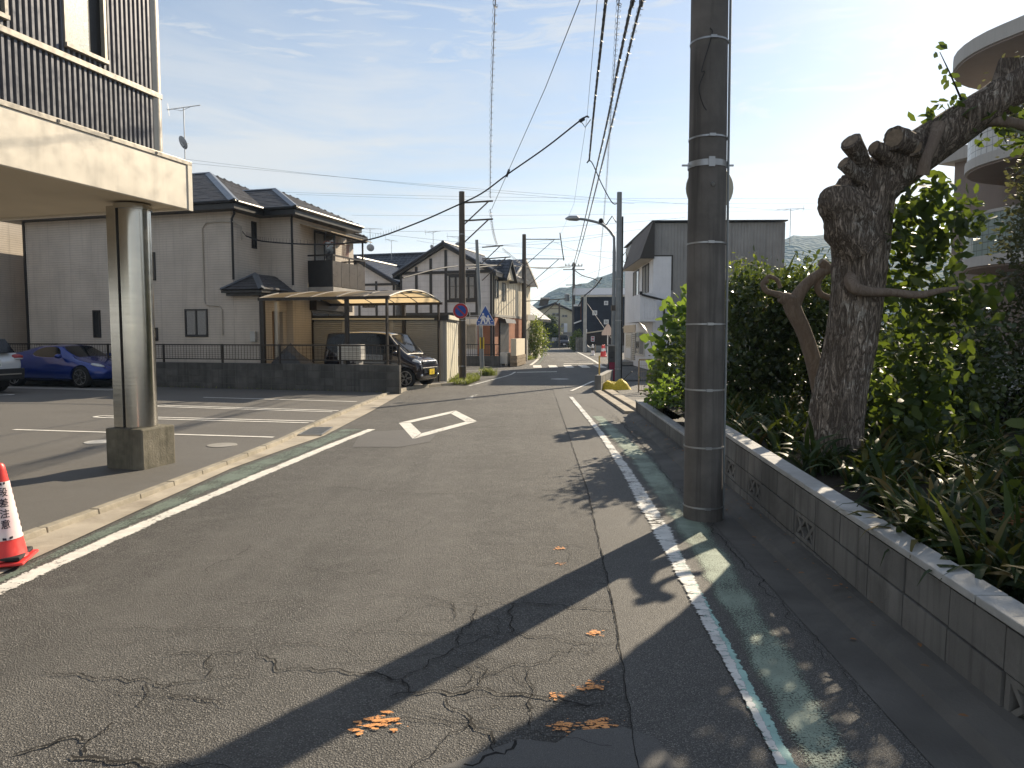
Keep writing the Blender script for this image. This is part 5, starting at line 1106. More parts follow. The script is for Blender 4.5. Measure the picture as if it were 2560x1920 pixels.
# dark navy house, brown annex, notice
nv = thing('navy_house', 'dark navy sided house with small square windows and brown lower annex', 'house', (7.3, 75, 0), R(-6))
m_navy = siding('navy_siding', (.018, .022, .034), .25, 4, .3, .2)
B('wall', m_navy, nv, (0, 9, 0, 7, 0, 5.6)); B('wing', m_navy, nv, (-.75, 0, .6, 7, 0, 4.7)); B('roof_edge', m_trim, nv, (-.1, 9.1, -.15, 7.1, 5.6, 5.78)); MB().prism([(-.9, -.1, 5.75), (9.2, -.1, 5.75), (9.2, 4, 6.7), (-.9, 4, 6.7)], (0, 0, .08)).build('roof', m_ridge, nv)
B('wing_eave', m_swhite, nv, (-.85, -.02, .5, .6, 4.66, 4.84)); MB().bar((-.8, .45, 2.85), (.15, .45, 3.2), .14).build('lean_to_roof', m_swhite, nv); gutter_pipe(nv, [(-.05, .5, 5.5), (-.05, .5, 3.2)], .05, M('rust_pipe', (.16, .05, .03), .6))
for x, z, s in ((2.35, 4.75, .42), (1.15, 3.7, .48), (2.35, 2.75, .48), (.25, 1.9, .35), (3.7, 4.1, .4)): window(nv, 'y', x, x + s, z, z + s, .07, m_swhite, 1, M('pale_pane', (.35, .36, .36), .3, var=.4, scale=9))
MB().prism([(.45, -2.5, 1.75), (4.6, -2.5, 2.35), (4.6, -2.5, 2.47), (.45, -2.5, 1.87)], (0, 2.6, 0)).build('annex_roof', m_soffit, nv); B('annex_wall', M('brown_board', (.035, .022, .016), .7, var=.2, scale=4), nv, (.5, 4.5, -2.4, -.01, .55, 1.8)); B('annex_base', m_conc, nv, (.5, 4.5, -2.42, -.01, 0, .55))
nt_ = B('notice', m_swhite, nv, (1.0, 1.36, -2.43, -2.405, .95, 1.5)); B('notice_print', M('red_print', (.45, .06, .07), .6, var=.3, scale=30), nt_, (1.06, 1.30, -2.436, -2.431, 1.32, 1.44), (1.08, 1.28, -2.436, -2.431, 1.20, 1.26), (1.06, 1.30, -2.436, -2.431, 1.02, 1.14))
cst = thing('chain_post', 'thin post with a slack chain before the navy house annex', 'post', (7.75, 66, 0)); MB().tube([(0, 0, 0), (0, 0, .75)], .035, 8).build('post', m_tan, cst); MB().tube(sag((-.75, .2, .7), (0, 0, .65), .25, 8), .02, 5).build('chain', m_swhite, cst)
wl_ = thing('grey_end_wall', 'short grey block wall end left of the pale pole', 'wall', (6.2, 69.5, 0), R(-4))
for c in range(7):
    for k in range(2): block(wl_, .2 + k * .4, 0, .1 + c * .2, .392, .192, .14, m_block)
# yellow house at the bend with its boundary wall
yh = thing('yellow_house', 'pale yellow gabled house with rooftop solar heater at the road bend', 'house', (5.7, 96, 0), R(-4))
m_yel = M('pale_yellow_render', (.55, .50, .36), .8, var=.06, scale=1.5, streak=.15)
MB().prism([(x, 0, z) for x, z in ((-3.4, 0), (2.75, 0), (2.75, 4.75), (.1, 5.75), (-3.4, 4.4))], (0, 8, 0)).build('wall', m_yel, yh); gable_roof(yh, -3.4, 2.75, 0, 8, .1, 4.72, 5.85, m_tile, .35)
for x0, x1, z0, z1 in ((-2.15, -1.25, 4.0, 4.35), (-.3, .72, 4.1, 4.6), (1.0, 1.75, 4.0, 4.35), (-2.8, -2.5, 3.15, 3.4), (.9, 1.25, 2.7, 3.2)): window(yh, 'y', x0, x1, z0, z1, .06, m_metal, 2)
B('string_course', m_bronze, yh, (-2.4, .4, -.03, -.003, 2.85, 3.1)); B('porch', m_conc, yh, (-1.9, 2.6, -.8, -.003, 0, 2.0)); B('pale_panel', m_stucco, yh, (1.3, 1.75, -.05, -.003, 1.5, 3.2))
sp = thing('solar_heater', 'solar water heater panel propped on the yellow house roof', 'solar heater', (4.35, 97.2, 5.55), R(-4))
MB().prism([(-.75, 0, .0), (.45, 0, .0), (.75, .6, 1.0), (-.45, .6, 1.0)], (0, .08, 0)).build('panel', M('solar_glass', (.06, .045, .03), .3, var=.2), sp); MB().tube([(-.5, .62, 1.05), (.75, .62, 1.05)], .16, 12).build('tank', m_trim, sp, smooth=True); B('leg', m_metal, sp, (.4, .45, .6, .65, -.6, 1.0)); B('leg', m_metal, sp, (-.45, -.4, .6, .65, -.6, 1.0))
fw_ = thing('bend_wall', 'grey boundary wall with white rail panels below the yellow house', 'wall', (3.1, 92, 0), R(-6))
for x0, x1 in ((-6, 1.5), (2.0, 2.75)):
    B('base_wall', m_block_d, fw_, (x0, x1, 0, .25, -.02, .80))
for k in range(11): B('white_rail', m_swhite, fw_, (.1 + k * .125, .17 + k * .125, .08, .12, .82, 1.35))
for k in range(5): B('white_rail', m_swhite, fw_, (2.05 + k * .13, 2.13 + k * .13, .08, .12, .82, 1.30))
for x in (1.6, 2.85): B('pier', m_block_d, fw_, (x - .15, x + .2, -.05, .3, 0, 1.35))
# roadside hedge wall between bend pole and navy house, misc
bx_ = thing('boundary_boards', 'dark boarded fence left of the white gate post hedge', 'fence', (1.25, 50.5, 0), R(-4))
for k in range(7): B('board', m_bronze, bx_, (-.02, .02, k * .31, k * .31 + .29, 0, 1.15))
# ================================================================== apartment block behind the garden
ap = thing('apartment_block', 'apartment block with rounded tiled balconies beyond the garden trees', 'building', (15.05, 22.3, 0), R(-70))
m_taupe = M('taupe_render', (.24, .195, .17), .8, var=.06, scale=1.5, streak=.1); m_apw = M('pale_render', (.42, .40, .375), .75, var=.06, scale=1.5, streak=.15)
def tilemat(name, col):
    t = NT(name); o = t.obj(); s = t.n('ShaderNodeSeparateXYZ', {0: o}); q = t.math('ADD', s.outputs[0], t.math('MULTIPLY', s.outputs[1], .8))
    g = None
    for v_, per in ((s.outputs[2], .22), (q, .17)):
        f = t.math('FRACT', t.math('DIVIDE', v_, per)); e = t.math('MINIMUM', t.rng(f, 0, .06), t.rng(f, .90, .96, 1, 0)); g = e if g is None else t.math('MINIMUM', g, e)
    return t.end(t.pbr(t.mix(g, mul(col, .35), col), .3, 0, t.bump(g, .4, .01), .5))
m_aptw = tilemat('white_wall_tile', (.50, .49, .47)); m_aptg = tilemat('green_wall_tile', (.20, .25, .22))
def outline(off_, inner=0):
    pts = [(16, -1.1 - off_), (3, -1.1 - off_), (1.2, -1.05 - off_)]
    for k in range(11): a = R(90) * k / 10; pts.append((1.0 - (2.65 + off_) * math.sin(a), 1.6 - (2.65 + off_) * math.cos(a)))
    return pts + [(-1.65 - off_, 5), (16, 5)]
def slab(name, off_, z0, z1, mat): return MB().prism([(x, y, z0) for x, y in outline(off_)], (0, 0, z1 - z0)).build(name, mat, ap)
def shell(name, off_, z0, z1, mat, th=.12):
    o, i = outline(off_)[:-1], outline(off_ - th)[:-1]; n = len(o); m = MB()
    m.add([(x, y, z) for ring in (o, i) for z in (z0, z1) for x, y in ring], [f for k in range(n - 1) for f in ((k, k+1, n+k+1, n+k), (2*n+k, 3*n+k, 3*n+k+1, 2*n+k+1), (n+k, n+k+1, 3*n+k+1, 3*n+k))]); return m.build(name, mat, ap)
B('core_wall', m_taupe, ap, (.6, 16, .8, 12, 0, 10.1)); 
for z, mt_ in ((3.7, m_aptg), (6.75, m_aptw)):
    slab('floor_slab', .06, z, z + .30, m_apw); slab('floor_soffit', -.02, z - .06, z - .002, m_taupe); shell('parapet', 0, z + .30, z + 1.55, mt_); shell('parapet_cap', .03, z + 1.55, z + 1.64, m_apw, .2)
slab('roof_slab', .5, 10.0, 10.42, m_apw); slab('roof_soffit', .44, 9.94, 9.998, m_taupe)
0 and MB().prism([(-2.9, 1.5, 9.4), (-2.7, 1.5, 9.4), (-2.9, 1.5, 8.4), (-3.2, 1.5, 7.9), (-3.4, 1.5, 7.9), (-3.4, 1.5, 8.35), (-3.05, 1.5, 8.5)], (0, 2.5, 0)).build('stair_roof', m_apw, ap); B('stair_wall', m_taupe, ap, (-3.6, .6, 2.6, 5.5, 0, 7.9)); B('stair_roof', m_apw, ap, (-4.0, .2, 2.2, 5.9, 7.9, 8.35))
for z in (4.1, 7.1):
    f = B('window', m_metal, ap, (2.2, 5.2, .74, .79, z + .1, z + 2.1)); B('pane', m_darkglass, f, (2.28, 3.66, .72, .738, z + .18, z + 2.02), (3.74, 5.12, .72, .738, z + .18, z + 2.02))
lf = thing('lattice_gate', 'grey folding lattice gate seen behind the garden leaves', 'gate', (7.8, 13.0, .3), R(2))
m = MB()
for k in range(11): m.bar((k * .16, 0, 0), (k * .16, 0, 1.05), .018)
m.build('upright', m_metal, lf)['kind'] = 'stuff'; m = MB()
for k in range(10):
    for z in (.1, .4, .7): m.bar((k * .16, .01, z), (k * .16 + .16, .01, z + .28), .012).bar((k * .16, .022, z + .28), (k * .16 + .16, .022, z), .012)
m.build('lattice_bar', m_metal, lf)['kind'] = 'stuff'
gwall = thing('grey_yard_wall', 'pale low wall glimpsed between the garden plants', 'wall', (4.6, 14.6, 0)); B('panel', m_conc, gwall, (0, 10, 0, .15, 0, .85)); B('coping', m_coping, gwall, (0, 10, -.02, .17, .85, .9))

# ================================================================== hills
def hill(name, prof, Y, depth, mat):
    nx, ny = 90, 10; m = MB(); xs = np.linspace(prof[0][0], prof[-1][0], nx); hs = np.interp(xs, [p[0] for p in prof], [p[1] for p in prof])
    for j in range(ny):
        f = math.sin(math.pi * .5 * (j + 1) / ny) if j < ny - 1 else 1.
        for i in range(nx):
            n = mn.fractal(Vector((xs[i] * .018, j * .7, Y)), .8, 2.1, 5) * 7 + mn.noise(Vector((xs[i] * .12, j * 2.3, 4))) * 2.6
            m.v.append((xs[i], Y - depth * (1 - j / (ny - 1)), max(-1, hs[i] * f + n * min(1, j / 3) * (1 if hs[i] > 3 else .2))))
    for i in range(nx): m.v.append((xs[i], Y + depth * .8, -2))
    ny += 1; m.f = [(j*nx+i, j*nx+i+1, (j+1)*nx+i+1, (j+1)*nx+i) for j in range(ny-1) for i in range(nx-1)]
    o = m.build(name, mat, None, smooth=True, ang=180); o['kind'] = 'structure'; return o
t = NT('forest_hill'); p = t.pos(); hv = t.n('ShaderNodeTexVoronoi', {'Vector': p, 'Scale': .16}, feature='F1').outputs['Distance']
m_forest = t.end(t.pbr(t.mix(t.rng(t.noise(p, .03, 6), .35, .65), (.014, .032, .026), (.04, .06, .035)), .9, 0, t.bump(hv, 1., 4), .1))
hill('hills', [(-260, 3), (-60, 6), (16, 28), (45, 50), (80, 58), (134, 78), (190, 96), (260, 104), (300, 106), (334, 111), (360, 108), (430, 96), (560, 112), (760, 80)], 800, 260, m_forest)
hill('hills', [(60, 2), (150, 16), (220, 40), (262, 52), (300, 56), (350, 70), (420, 64), (520, 30)], 560, 150, m_forest)

# ================================================================== vegetation
LEAF = np.array([(0, 0, 0), (.26, .32, .05), (.20, .74, .03), (0, 1.0, -.06), (-.20, .74, .03), (-.26, .32, .05)]); LEAF_F = [(0, 1, 5), (1, 2, 4), (1, 4, 5), (2, 3, 4)]
FAN = np.array([(0, 0, 0), (0, .42, .0)] + [(.62 * math.sin(a), .42 + .62 * math.cos(a) * (.80 if abs(a) < .1 else 1), .06 * math.cos(a * 3)) for a in np.linspace(-1.15, 1.15, 7)])
FAN_F = [(1, i, i + 1) for i in range(2, 8)] + [(0, 1, 1)]; FAN_F = [(1, i, i + 1) for i in range(2, 8)]
def norm(a): return a / np.maximum(1e-6, np.linalg.norm(a, axis=-1, keepdims=True))
def place(tpl, pos, d, size, seed_n=None, droop=0.):
    """copies of a leaf template: pos (n,3), d = length direction, size (n,)"""
    n = len(pos); d = norm(d); r = seed_n if seed_n is not None else rng.normal(size=(n, 3)) + np.array([0, 0, .8])
    s = norm(np.cross(d, r)); nn = np.cross(s, d)
    return pos[:, None] + size[:, None, None] * (tpl[None, :, :1] * s[:, None] + tpl[None, :, 1:2] * d[:, None] + tpl[None, :, 2:] * nn[:, None])
def blob_points(blobs, n, per=14, spread=.11, shell=.45):
    """points clumped on twig ends inside a union of ellipsoids; returns points and outward directions"""
    w = np.array([b[3] * b[4] * b[5] for b in blobs]) ** .67; nc = max(4, n // per); bi = rng.choice(len(blobs), nc, p=w / w.sum()); bb = np.array(blobs)[bi]
    dr = norm(rng.normal(size=(nc, 3))); rad = (shell + (1 - shell) * rng.random(nc) ** .6)
    c = bb[:, :3] + dr * bb[:, 3:6] * rad[:, None]; k = rng.integers(0, nc, n); pos = c[k] + rng.normal(size=(n, 3)) * spread
    out = norm((pos - bb[k, :3]) / bb[k, 3:6] ** 1.0); return pos, out, c
def shrub(name, label, blobs, n, size, mat, base, cat='shrub', stems=5, per=14, spread=.11, stem_mat=None, flat=.7, group=None, tpl=LEAF, tf=LEAF_F, shell=.45):
    t = thing(name, label, cat, base, 0, group); b0 = np.array(base); pos, out, c = blob_points(blobs, n, per, spread, shell)
    pos[:, 2] = np.maximum(pos[:, 2], base[2] + .03)
    d = out * .6 + rng.normal(size=pos.shape) * flat; Vt = place(tpl, pos - b0, d, size * (.65 + .7 * rng.random(n))); np_mesh('crown', Vt, tf, mat, t)
    m = MB(); ii = rng.choice(len(c), min(len(c), stems * 5), replace=False)
    for q in ii:
        e = Vector(c[q] - b0); s = Vector((random.gauss(0, .06), random.gauss(0, .06), 0)); m.tube(catmull([s, s.lerp(e, .5) + Vector((random.gauss(0, .06), random.gauss(0, .06), .08)), e], 4), [.022 - .018 * k / 8 for k in range(9)], 5)
    m.build('stem', stem_mat or m_bark_d, t)['kind'] = 'stuff'; return t
SO = .44
shrub('dense_shrub', 'dense dark glossy shrub right behind the large pole', [(3.35, 10.6, 1.2, .85, .8, .9), (2.95, 10.1, .9, .5, .6, .6), (3.6, 10.4, 2.0, .6, .6, .55)], 8500, .085, m_leaf, (3.35, 10.6, SO))
shrub('dense_shrub', 'dense dark shrub between crape branch and ginkgo trunk', [(4.45, 10.2, 1.2, .85, .8, .95), (4.3, 9.8, 2.1, .6, .5, .5)], 7500, .085, m_leaf, (4.45, 10.2, SO))
shrub('dense_shrub', 'dark shrub in shadow below the ginkgo leaves', [(4.6, 8.0, .95, .75, .6, .65), (5.2, 8.6, 1.2, .8, .7, .8)], 6500, .08, m_leaf, (4.8, 8.2, SO))
shrub('tall_light_shrub', 'light green upright shrub rising above the dark hedge', [(3.55, 10.9, 2.35, .25, .25, .45), (3.9, 11.0, 2.3, .25, .25, .35), (4.5, 10.8, 2.35, .3, .3, .35)], 1800, .06, m_leaf_l, (3.7, 10.9, SO), spread=.08)
shrub('golden_shrub', 'small sunlit yellow green shrub at the end of the low wall', [(2.95, 13.1, .75, .42, .5, .40), (3.2, 13.5, .95, .45, .4, .5)], 2600, .07, m_leaf_l, (3.0, 13.2, .05), per=10, spread=.08)
shrub('broad_leaf_plant', 'large leaved plant reaching over the low wall before the white house', [(3.2, 14.1, 1.45, .30, .35, .65), (3.38, 14.3, 2.0, .22, .25, .35), (3.6, 13.9, 1.2, .35, .45, .6)], 560, .20, m_big, (3.1, 14.1, .05), per=6, spread=.13, flat=.6, tpl=LEAF * np.array([1.5, 1, 1]))
shrub('low_fern', 'low ferny green plant spilling over the coping left of the pole', [(2.75, 11.8, .55, .35, .7, .18)], 900, .10, m_big, (2.75, 11.8, SO), per=9)
shrub('fine_leaf_tree', 'fine leaved grey green tree at the edge behind the ginkgo', [(6.5, 8.6, 2.6, .55, .6, .7), (6.9, 8.4, 2.0, .7, .6, .9), (6.2, 8.8, 1.8, .4, .5, .5), (7.1, 8.5, 3.2, .6, .5, .5), (7.6, 9.4, 3.4, .9, .9, .8), (8.2, 9.6, 4.5, .9, .9, .8), (7.4, 8.2, 4.3, .7, .8, .6), (7.9, 8.0, 2.6, .9, .8, .9), (7.5, 9.8, 3.9, .5, .7, .6), (8.8, 8.2, 3.9, .9, .9, .9), (6.95, 8.7, 4.2, .5, .7, .5), (7.0, 8.3, 3.0, .5, .6, .6), (6.75, 9.0, 4.4, .4, .6, .4), (7.1, 9.8, 4.9, .5, .6, .5), (6.6, 8.2, 3.5, .35, .5, .45)], 46000, .065, m_leaf_f, (6.6, 8.6, SO), 'tree', per=10, spread=.09)
ft = MB().tube(catmull([(6.55, 8.5, SO - .1), (6.5, 8.5, 1.2), (6.7, 8.5, 1.9), (6.75, 8.5, 2.8)], 5), [.14, .13, .12, .12, .11, .11, .10, .10, .09, .08, .08, .07, .06, .06, .05, .04], 12).build('trunk', m_bark_d, bpy.data.objects['fine_leaf_tree'], smooth=True); ft.location = (-6.6, -8.6, -SO)
shrub('dense_shrub', 'dark bush filling the garden corner before the lattice gate', [(6.3, 9.6, .95, 1.1, .6, .6), (7.6, 9.3, 1.0, .8, .6, .7), (5.6, 10.6, 1.4, .8, .6, .9)], 7000, .075, m_leaf, (6.4, 9.6, SO))
shrub('glossy_plant', 'glossy pointed leaf plant at the edge of the coping', [(3.55, 4.35, .95, .28, .3, .30), (3.75, 4.6, .75, .3, .3, .3)], 260, .14, m_leaf_l, (3.6, 4.45, .37), per=7, spread=.07)
shrub('bend_shrub', 'sunlit yellow green bush behind the white gate post', [(1.55, 49.5, 1.6, .75, .8, 1.1), (1.8, 49.2, .9, .7, .7, .7), (1.35, 49.8, 2.3, .5, .5, .6)], 3200, .13, m_leaf_l, (1.6, 49.5, 0), spread=.16)
shrub('pruned_pine', 'dark pruned garden tree before the yellow house', [(4.4, 93.5, 3.3, 1.3, .8, .7), (4.9, 93.5, 2.1, .9, .7, .6), (3.7, 93.5, 2.7, .8, .7, .5)], 3000, .2, m_leaf, (4.5, 93.5, 0), 'tree', spread=.2)
shrub('pruned_pine', 'lighter cloud pruned tree beside the slim dark pole', [(5.6, 92.8, 2.5, .7, .6, .4), (5.3, 92.8, 1.8, .8, .6, .4), (5.9, 92.8, 1.3, .7, .6, .4)], 2200, .16, m_leaf_l, (5.6, 92.8, 0), 'tree', spread=.18)
shrub('hedge_clump', 'low green hedge clump left of the pale pole', [(6.3, 71, .8, .45, .9, .8), (6.5, 70.5, 1.5, .3, .4, .5)], 1500, .14, m_leaf_l, (6.35, 71, 0), spread=.15)
# sword leaves above the hedge
def blades(n, base, spread, ln, wd, lean, curl, k=6):
    """strap shaped leaves: (n,2k+2) points along a bent midrib"""
    az = rng.random(n) * 2 * np.pi; L_ = ln * (.6 + .8 * rng.random(n)); le = lean * (.3 + 1.2 * rng.random(n)); cu = curl * (.3 + 1.3 * rng.random(n))
    t = np.linspace(0, 1, k + 1); ang = np.pi / 2 - le[:, None] - cu[:, None] * t[None] ** 1.6
    dx = np.cumsum(np.cos(ang), 1) / (k + 1); dz = np.cumsum(np.sin(ang), 1) / (k + 1); dx -= dx[:, :1]; dz -= dz[:, :1]
    c = base[:, None] + L_[:, None, None] * np.stack([dx * np.cos(az)[:, None], dx * np.sin(az)[:, None], dz], -1)
    w = wd * (.7 + .6 * rng.random(n))[:, None] * np.clip(np.minimum(1, 3.2 * (1 - t)) * (.55 + .45 * np.minimum(1, 3 * t)), .03, 1)[None]
    sd_ = np.stack([-np.sin(az), np.cos(az), np.zeros(n)], -1); tw = (rng.normal(size=(n, 3)) * .25)
    s = norm(sd_ + tw)[:, None] * w[..., None] / 2
    return np.concatenate([c - s, c + s], 1), [(i, i + 1, k + 2 + i, k + 1 + i) for i in range(k)]
sw = thing('sword_plant', 'tall sword leaved plant standing above the dark hedge', 'plant', (3.9, 10.3, SO))
bs = rng.normal(size=(46, 3)) * np.array([.42, .2, .1]) + np.array([0, 0, 1.35]); Vt, Fq = blades(46, bs, 0, .85, .055, .35, .4); np_mesh('leaf', Vt, Fq, m_strap, sw)['kind'] = 'stuff'
sw2 = thing('sword_plant', 'arching spiky leaves reaching towards the white house', 'plant', (2.95, 14.0, .3))
bs = rng.normal(size=(6, 3)) * np.array([.12, .1, .1]) + np.array([.1, 0, 1.0]); Vt, Fq = blades(6, bs, 0, .7, .03, .9, .6); np_mesh('leaf', Vt, Fq, m_leaf, sw2)['kind'] = 'stuff'
# strap-leaved ground cover
cl_ = []
for i in range(430):
    y = random.uniform(1.6, 10.2); x = xo(y) + .26 + (random.random() ** 1.2) * (4.6 if y > 4 else 2.2); 
    if math.hypot(x - 2.97, y - 6.5) < .32: continue
    cl_.append((x, y))
bs = np.array([(x + random.gauss(0, .05), y + random.gauss(0, .05), soil_z(y) - .02) for x, y in cl_ for _ in range(13)])
Vt, Fq = blades(len(bs), bs, 0, .50, .034, .34, 1.45)
gc = np_mesh('ground_cover', Vt, Fq, m_strap); tag(gc, 'dark strap leaved ground cover filling the garden behind the wall', 'plants', kind='stuff')
# dry weed by the coping
dw = thing('dry_weed', 'brown dried seed weed leaning beside the coping', 'weed', (2.95, 3.75, .36))
m = MB(); bd = MB()
for i in range(9):
    a = random.uniform(-1, 1); p0 = Vector((random.gauss(0, .04), random.gauss(0, .04), 0)); p1 = p0 + Vector((a * .12 - .05, random.gauss(0, .05), .22)); p2 = p1 + Vector((a * .22 - .06, random.gauss(0, .06), .10 - .10 * abs(a)))
    pts = catmull([p0, p1, p2], 6); m.tube(pts, .0035, 5)
    for q in pts[5:]:
        for _ in range(7): bd.obox(q + Vector((random.gauss(0, .012), random.gauss(0, .012), random.gauss(0, .012))), (.008, .008, .008))
m.build('stalk', m_dry, dw)['kind'] = 'stuff'; bd.build('seed_head', M('seed_brown', (.20, .085, .03), .85, var=.3, scale=40), dw)['kind'] = 'stuff'
# verge grass by the no parking pole
vg = sheet('verge', [(-2.2, 22.4), (-1.5, 23.2), (-1.1, 25.2), (-1.4, 27.4), (-2.2, 27.6)], .03, m_soil)
gb = np.array([(random.uniform(-2.05, -1.05), random.uniform(22.6, 27.3), .03) for _ in range(2600)]); gb[:, 0] = np.minimum(gb[:, 0], -1.15 - .12 * np.abs(gb[:, 1] - 25)); Vt, Fq = blades(len(gb), gb, 0, .22, .014, .3, .9, 3)
tag(np_mesh('grass', Vt, Fq, m_grass), 'short grass growing round the no parking pole', 'grass', kind='stuff')
gb = np.array([(random.gauss(-.95, .14), random.gauss(28.2, .14), .0) for _ in range(260)]); Vt, Fq = blades(len(gb), gb, 0, .42, .02, .3, .7, 3); tag(np_mesh('grass_tuft', Vt, Fq, m_grass), 'sunlit weed tuft at the corner of the side street', 'grass', kind='stuff')
gb = np.array([(random.gauss(1.15, .12), random.gauss(47.2, .5), .0) for _ in range(260)]); Vt, Fq = blades(len(gb), gb, 0, .38, .02, .3, .7, 3); tag(np_mesh('grass_tuft', Vt, Fq, m_grass), 'weeds at the foot of the boarded fence', 'grass', kind='stuff')
wb2 = []
for _ in range(150):
    s = random.uniform(-8, -.1); wb2.append((-3.02 + s * U[0] - .08 * V[0], 19.18 + s * U[1] - .08 * V[1], .05))
Vt, Fq = blades(len(wb2), np.array(wb2), 0, .10, .012, .5, .9, 3); tag(np_mesh('wall_weeds', Vt, Fq, m_grass), 'small weeds along the foot of the dark block wall', 'weeds', kind='stuff')
# fallen leaves and grit along the right gutter
lp_ = np.array([(xo(y) - .02 - abs(random.gauss(0, .12)), y, .10 if random.random() < .5 else .02) for y in np.random.default_rng(3).uniform(2, 13, 170)]); Vt = place(LEAF, lp_, rng.normal(size=(170, 3)) * np.array([1, 1, .15]), .02 + .025 * rng.random(170), np.tile([0, 0, 1.], (170, 1)))
tag(np_mesh('fallen_leaves', Vt, LEAF_F, m_dry), 'dry fallen leaves lying in the shaded gutter', 'leaves', kind='stuff')

# ------------------------------------------------------------------ pollarded ginkgo
def limb(pts, rs, n=30, seg=10, ridge=.07, freq=9, sd_=0., cap=True):
    """bark-ridged limb along a bent axis"""
    ax = catmull(pts, seg); rr = np.interp(np.linspace(0, len(pts) - 1, len(ax)), range(len(pts)), rs); vs_ = []; up = None; s = 0
    for i, p in enumerate(ax):
        d = (ax[min(i+1, len(ax)-1)] - ax[max(i-1, 0)]).normalized()
        if up is None: up = d.orthogonal().normalized()
        up = (up - d * up.dot(d)).normalized(); w = d.cross(up); s += (ax[i] - ax[i-1]).length if i else 0
        for j in range(n):
            a = 2 * math.pi * j / n; q = Vector((math.cos(a) * freq * .35 + sd_, math.sin(a) * freq * .35, s * 2.2))
            h = 1 + ridge * (1 - 2 * abs(mn.noise(q * 1.3))) + ridge * .9 * mn.noise(q * .45 + Vector((7, 3, 1))); vs_.append(p + (up * math.cos(a) + w * math.sin(a)) * rr[i] * h)
    fs = [(i*n+j, i*n+(j+1)%n, (i+1)*n+(j+1)%n, (i+1)*n+j) for i in range(len(ax)-1) for j in range(n)]
    if cap: fs.append(tuple(range((len(ax)-1)*n, len(ax)*n)))
    return vs_, fs
gk = thing('ginkgo_tree', 'pollarded ginkgo with thick ridged trunk and cut stubs in the garden', 'tree', (2.97, 6.5, SO))
g0 = Vector((2.97, 6.5, SO))
def gp_(l, Y=6.5): return [P(q[0] * d1, q[1] * d1, q[2] if len(q) > 2 else Y) - g0 for q in l]
def glimb(name, l, rs, mat=m_bark, **k): v_, f_ = limb(gp_(l), rs, **k); return MB().add(v_, f_).build(name, mat, gk, smooth=True, ang=70)
m_cutw = M('cut_wood', (.20, .155, .11), .9, var=.35, scale=30, bump=.4, bscale=60)
def stub(l, rs, sd_):
    o = glimb('stub', l, rs, sd_=sd_, ridge=.14); q = gp_(l); e, d = q[-1], (q[-1] - q[-2]).normalized(); a = d.orthogonal().normalized(); b = d.cross(a); n = 18
    m = MB(); m.add([e + d * .004 + (a * math.cos(2*math.pi*k/n) + b * math.sin(2*math.pi*k/n)) * rs[-1] * .82 * (1 + .08 * math.sin(3 * k)) for k in range(n)], [tuple(range(n))]); m.build('cut_face', m_cutw, o); return o
glimb('trunk', [(1790, 1010), (1800, 960), (1815, 850), (1838, 730), (1852, 610), (1860, 500), (1862, 430), (1868, 385)], [.29, .235, .215, .21, .215, .235, .26, .20], n=54, seg=16, ridge=.085, freq=14)
glimb('limb', [(1865, 420, 6.45), (1925, 370, 6.4), (2000, 318, 6.3), (2070, 270, 6.2), (2130, 232, 6.1), (2200, 185, 6.0), (2280, 150, 5.9)], [.22, .20, .18, .165, .15, .145, .13], n=40, seg=12, sd_=3)
glimb('stub', [(2150, 235, 6.1), (2175, 185, 6.05), (2192, 128, 6.0)], [.13, .115, .10], sd_=5)
glimb('burl', [(1850, 470, 6.4), (1815, 445, 6.35), (1788, 432, 6.3), (1772, 430, 6.3)], [.20, .17, .11, .05], sd_=8, ridge=.2)
glimb('burl', [(1860, 540, 6.38), (1826, 490, 6.36), (1808, 452, 6.36)], [.17, .16, .10], sd_=9, ridge=.16)
stub([(1885, 392, 6.4), (1862, 348, 6.3), (1838, 305, 6.2)], [.10, .062, .080], 11); stub([(1875, 400, 6.35), (1844, 372, 6.25), (1822, 352, 6.2)], [.07, .052, .052], 12)
stub([(1950, 365, 6.3), (1922, 338, 6.22), (1888, 318, 6.15)], [.10, .075, .055], 13); stub([(1985, 340, 6.3), (1962, 312, 6.2), (1932, 298, 6.08)], [.12, .095, .09], 14); stub([(2000, 330, 6.25), (1978, 318, 6.12)], [.09, .065], 15)
glimb('pale_branch', [(2028, 270, 6.1), (2016, 305, 6.05), (2000, 345, 6.02), (1992, 378, 6.05)], [.050, .046, .04, .05], m_bark_s, n=16, sd_=16); glimb('pale_branch', [(1842, 585, 6.42), (1838, 606, 6.33), (1850, 624, 6.26), (1886, 631, 6.25), (1930, 632, 6.2), (1985, 637, 6.15), (2030, 628, 6.1), (2070, 622, 6.05)], [.05, .058, .052, .042, .034, .032, .024, .014], m_bark_s, n=16, sd_=17); glimb('pale_branch', [(2120, 262, 6.1), (2165, 262, 6.0), (2230, 275, 5.9)], [.05, .042, .04], m_bark_s, n=14, sd_=18)
def fan_leaves(name, blobs, n, size, per=7, spread=.07, shell=.2):
    pos, out, c = blob_points(blobs, n, per, spread, shell); d = out * .4 + rng.normal(size=pos.shape) * .7 + np.array([0, 0, -.25]); Vt = place(FAN, pos - np.array(g0), d, size * (.6 + .7 * rng.random(n)), rng.normal(size=(n, 3)) + np.array([-.2, -.9, .5])); return np_mesh(name, Vt, FAN_F, m_ginkgo, gk)
bl_ = lambda x, y, Y, rx, rz, ry=.28: (*P(x * d1, y * d1, Y), rx, ry, rz)
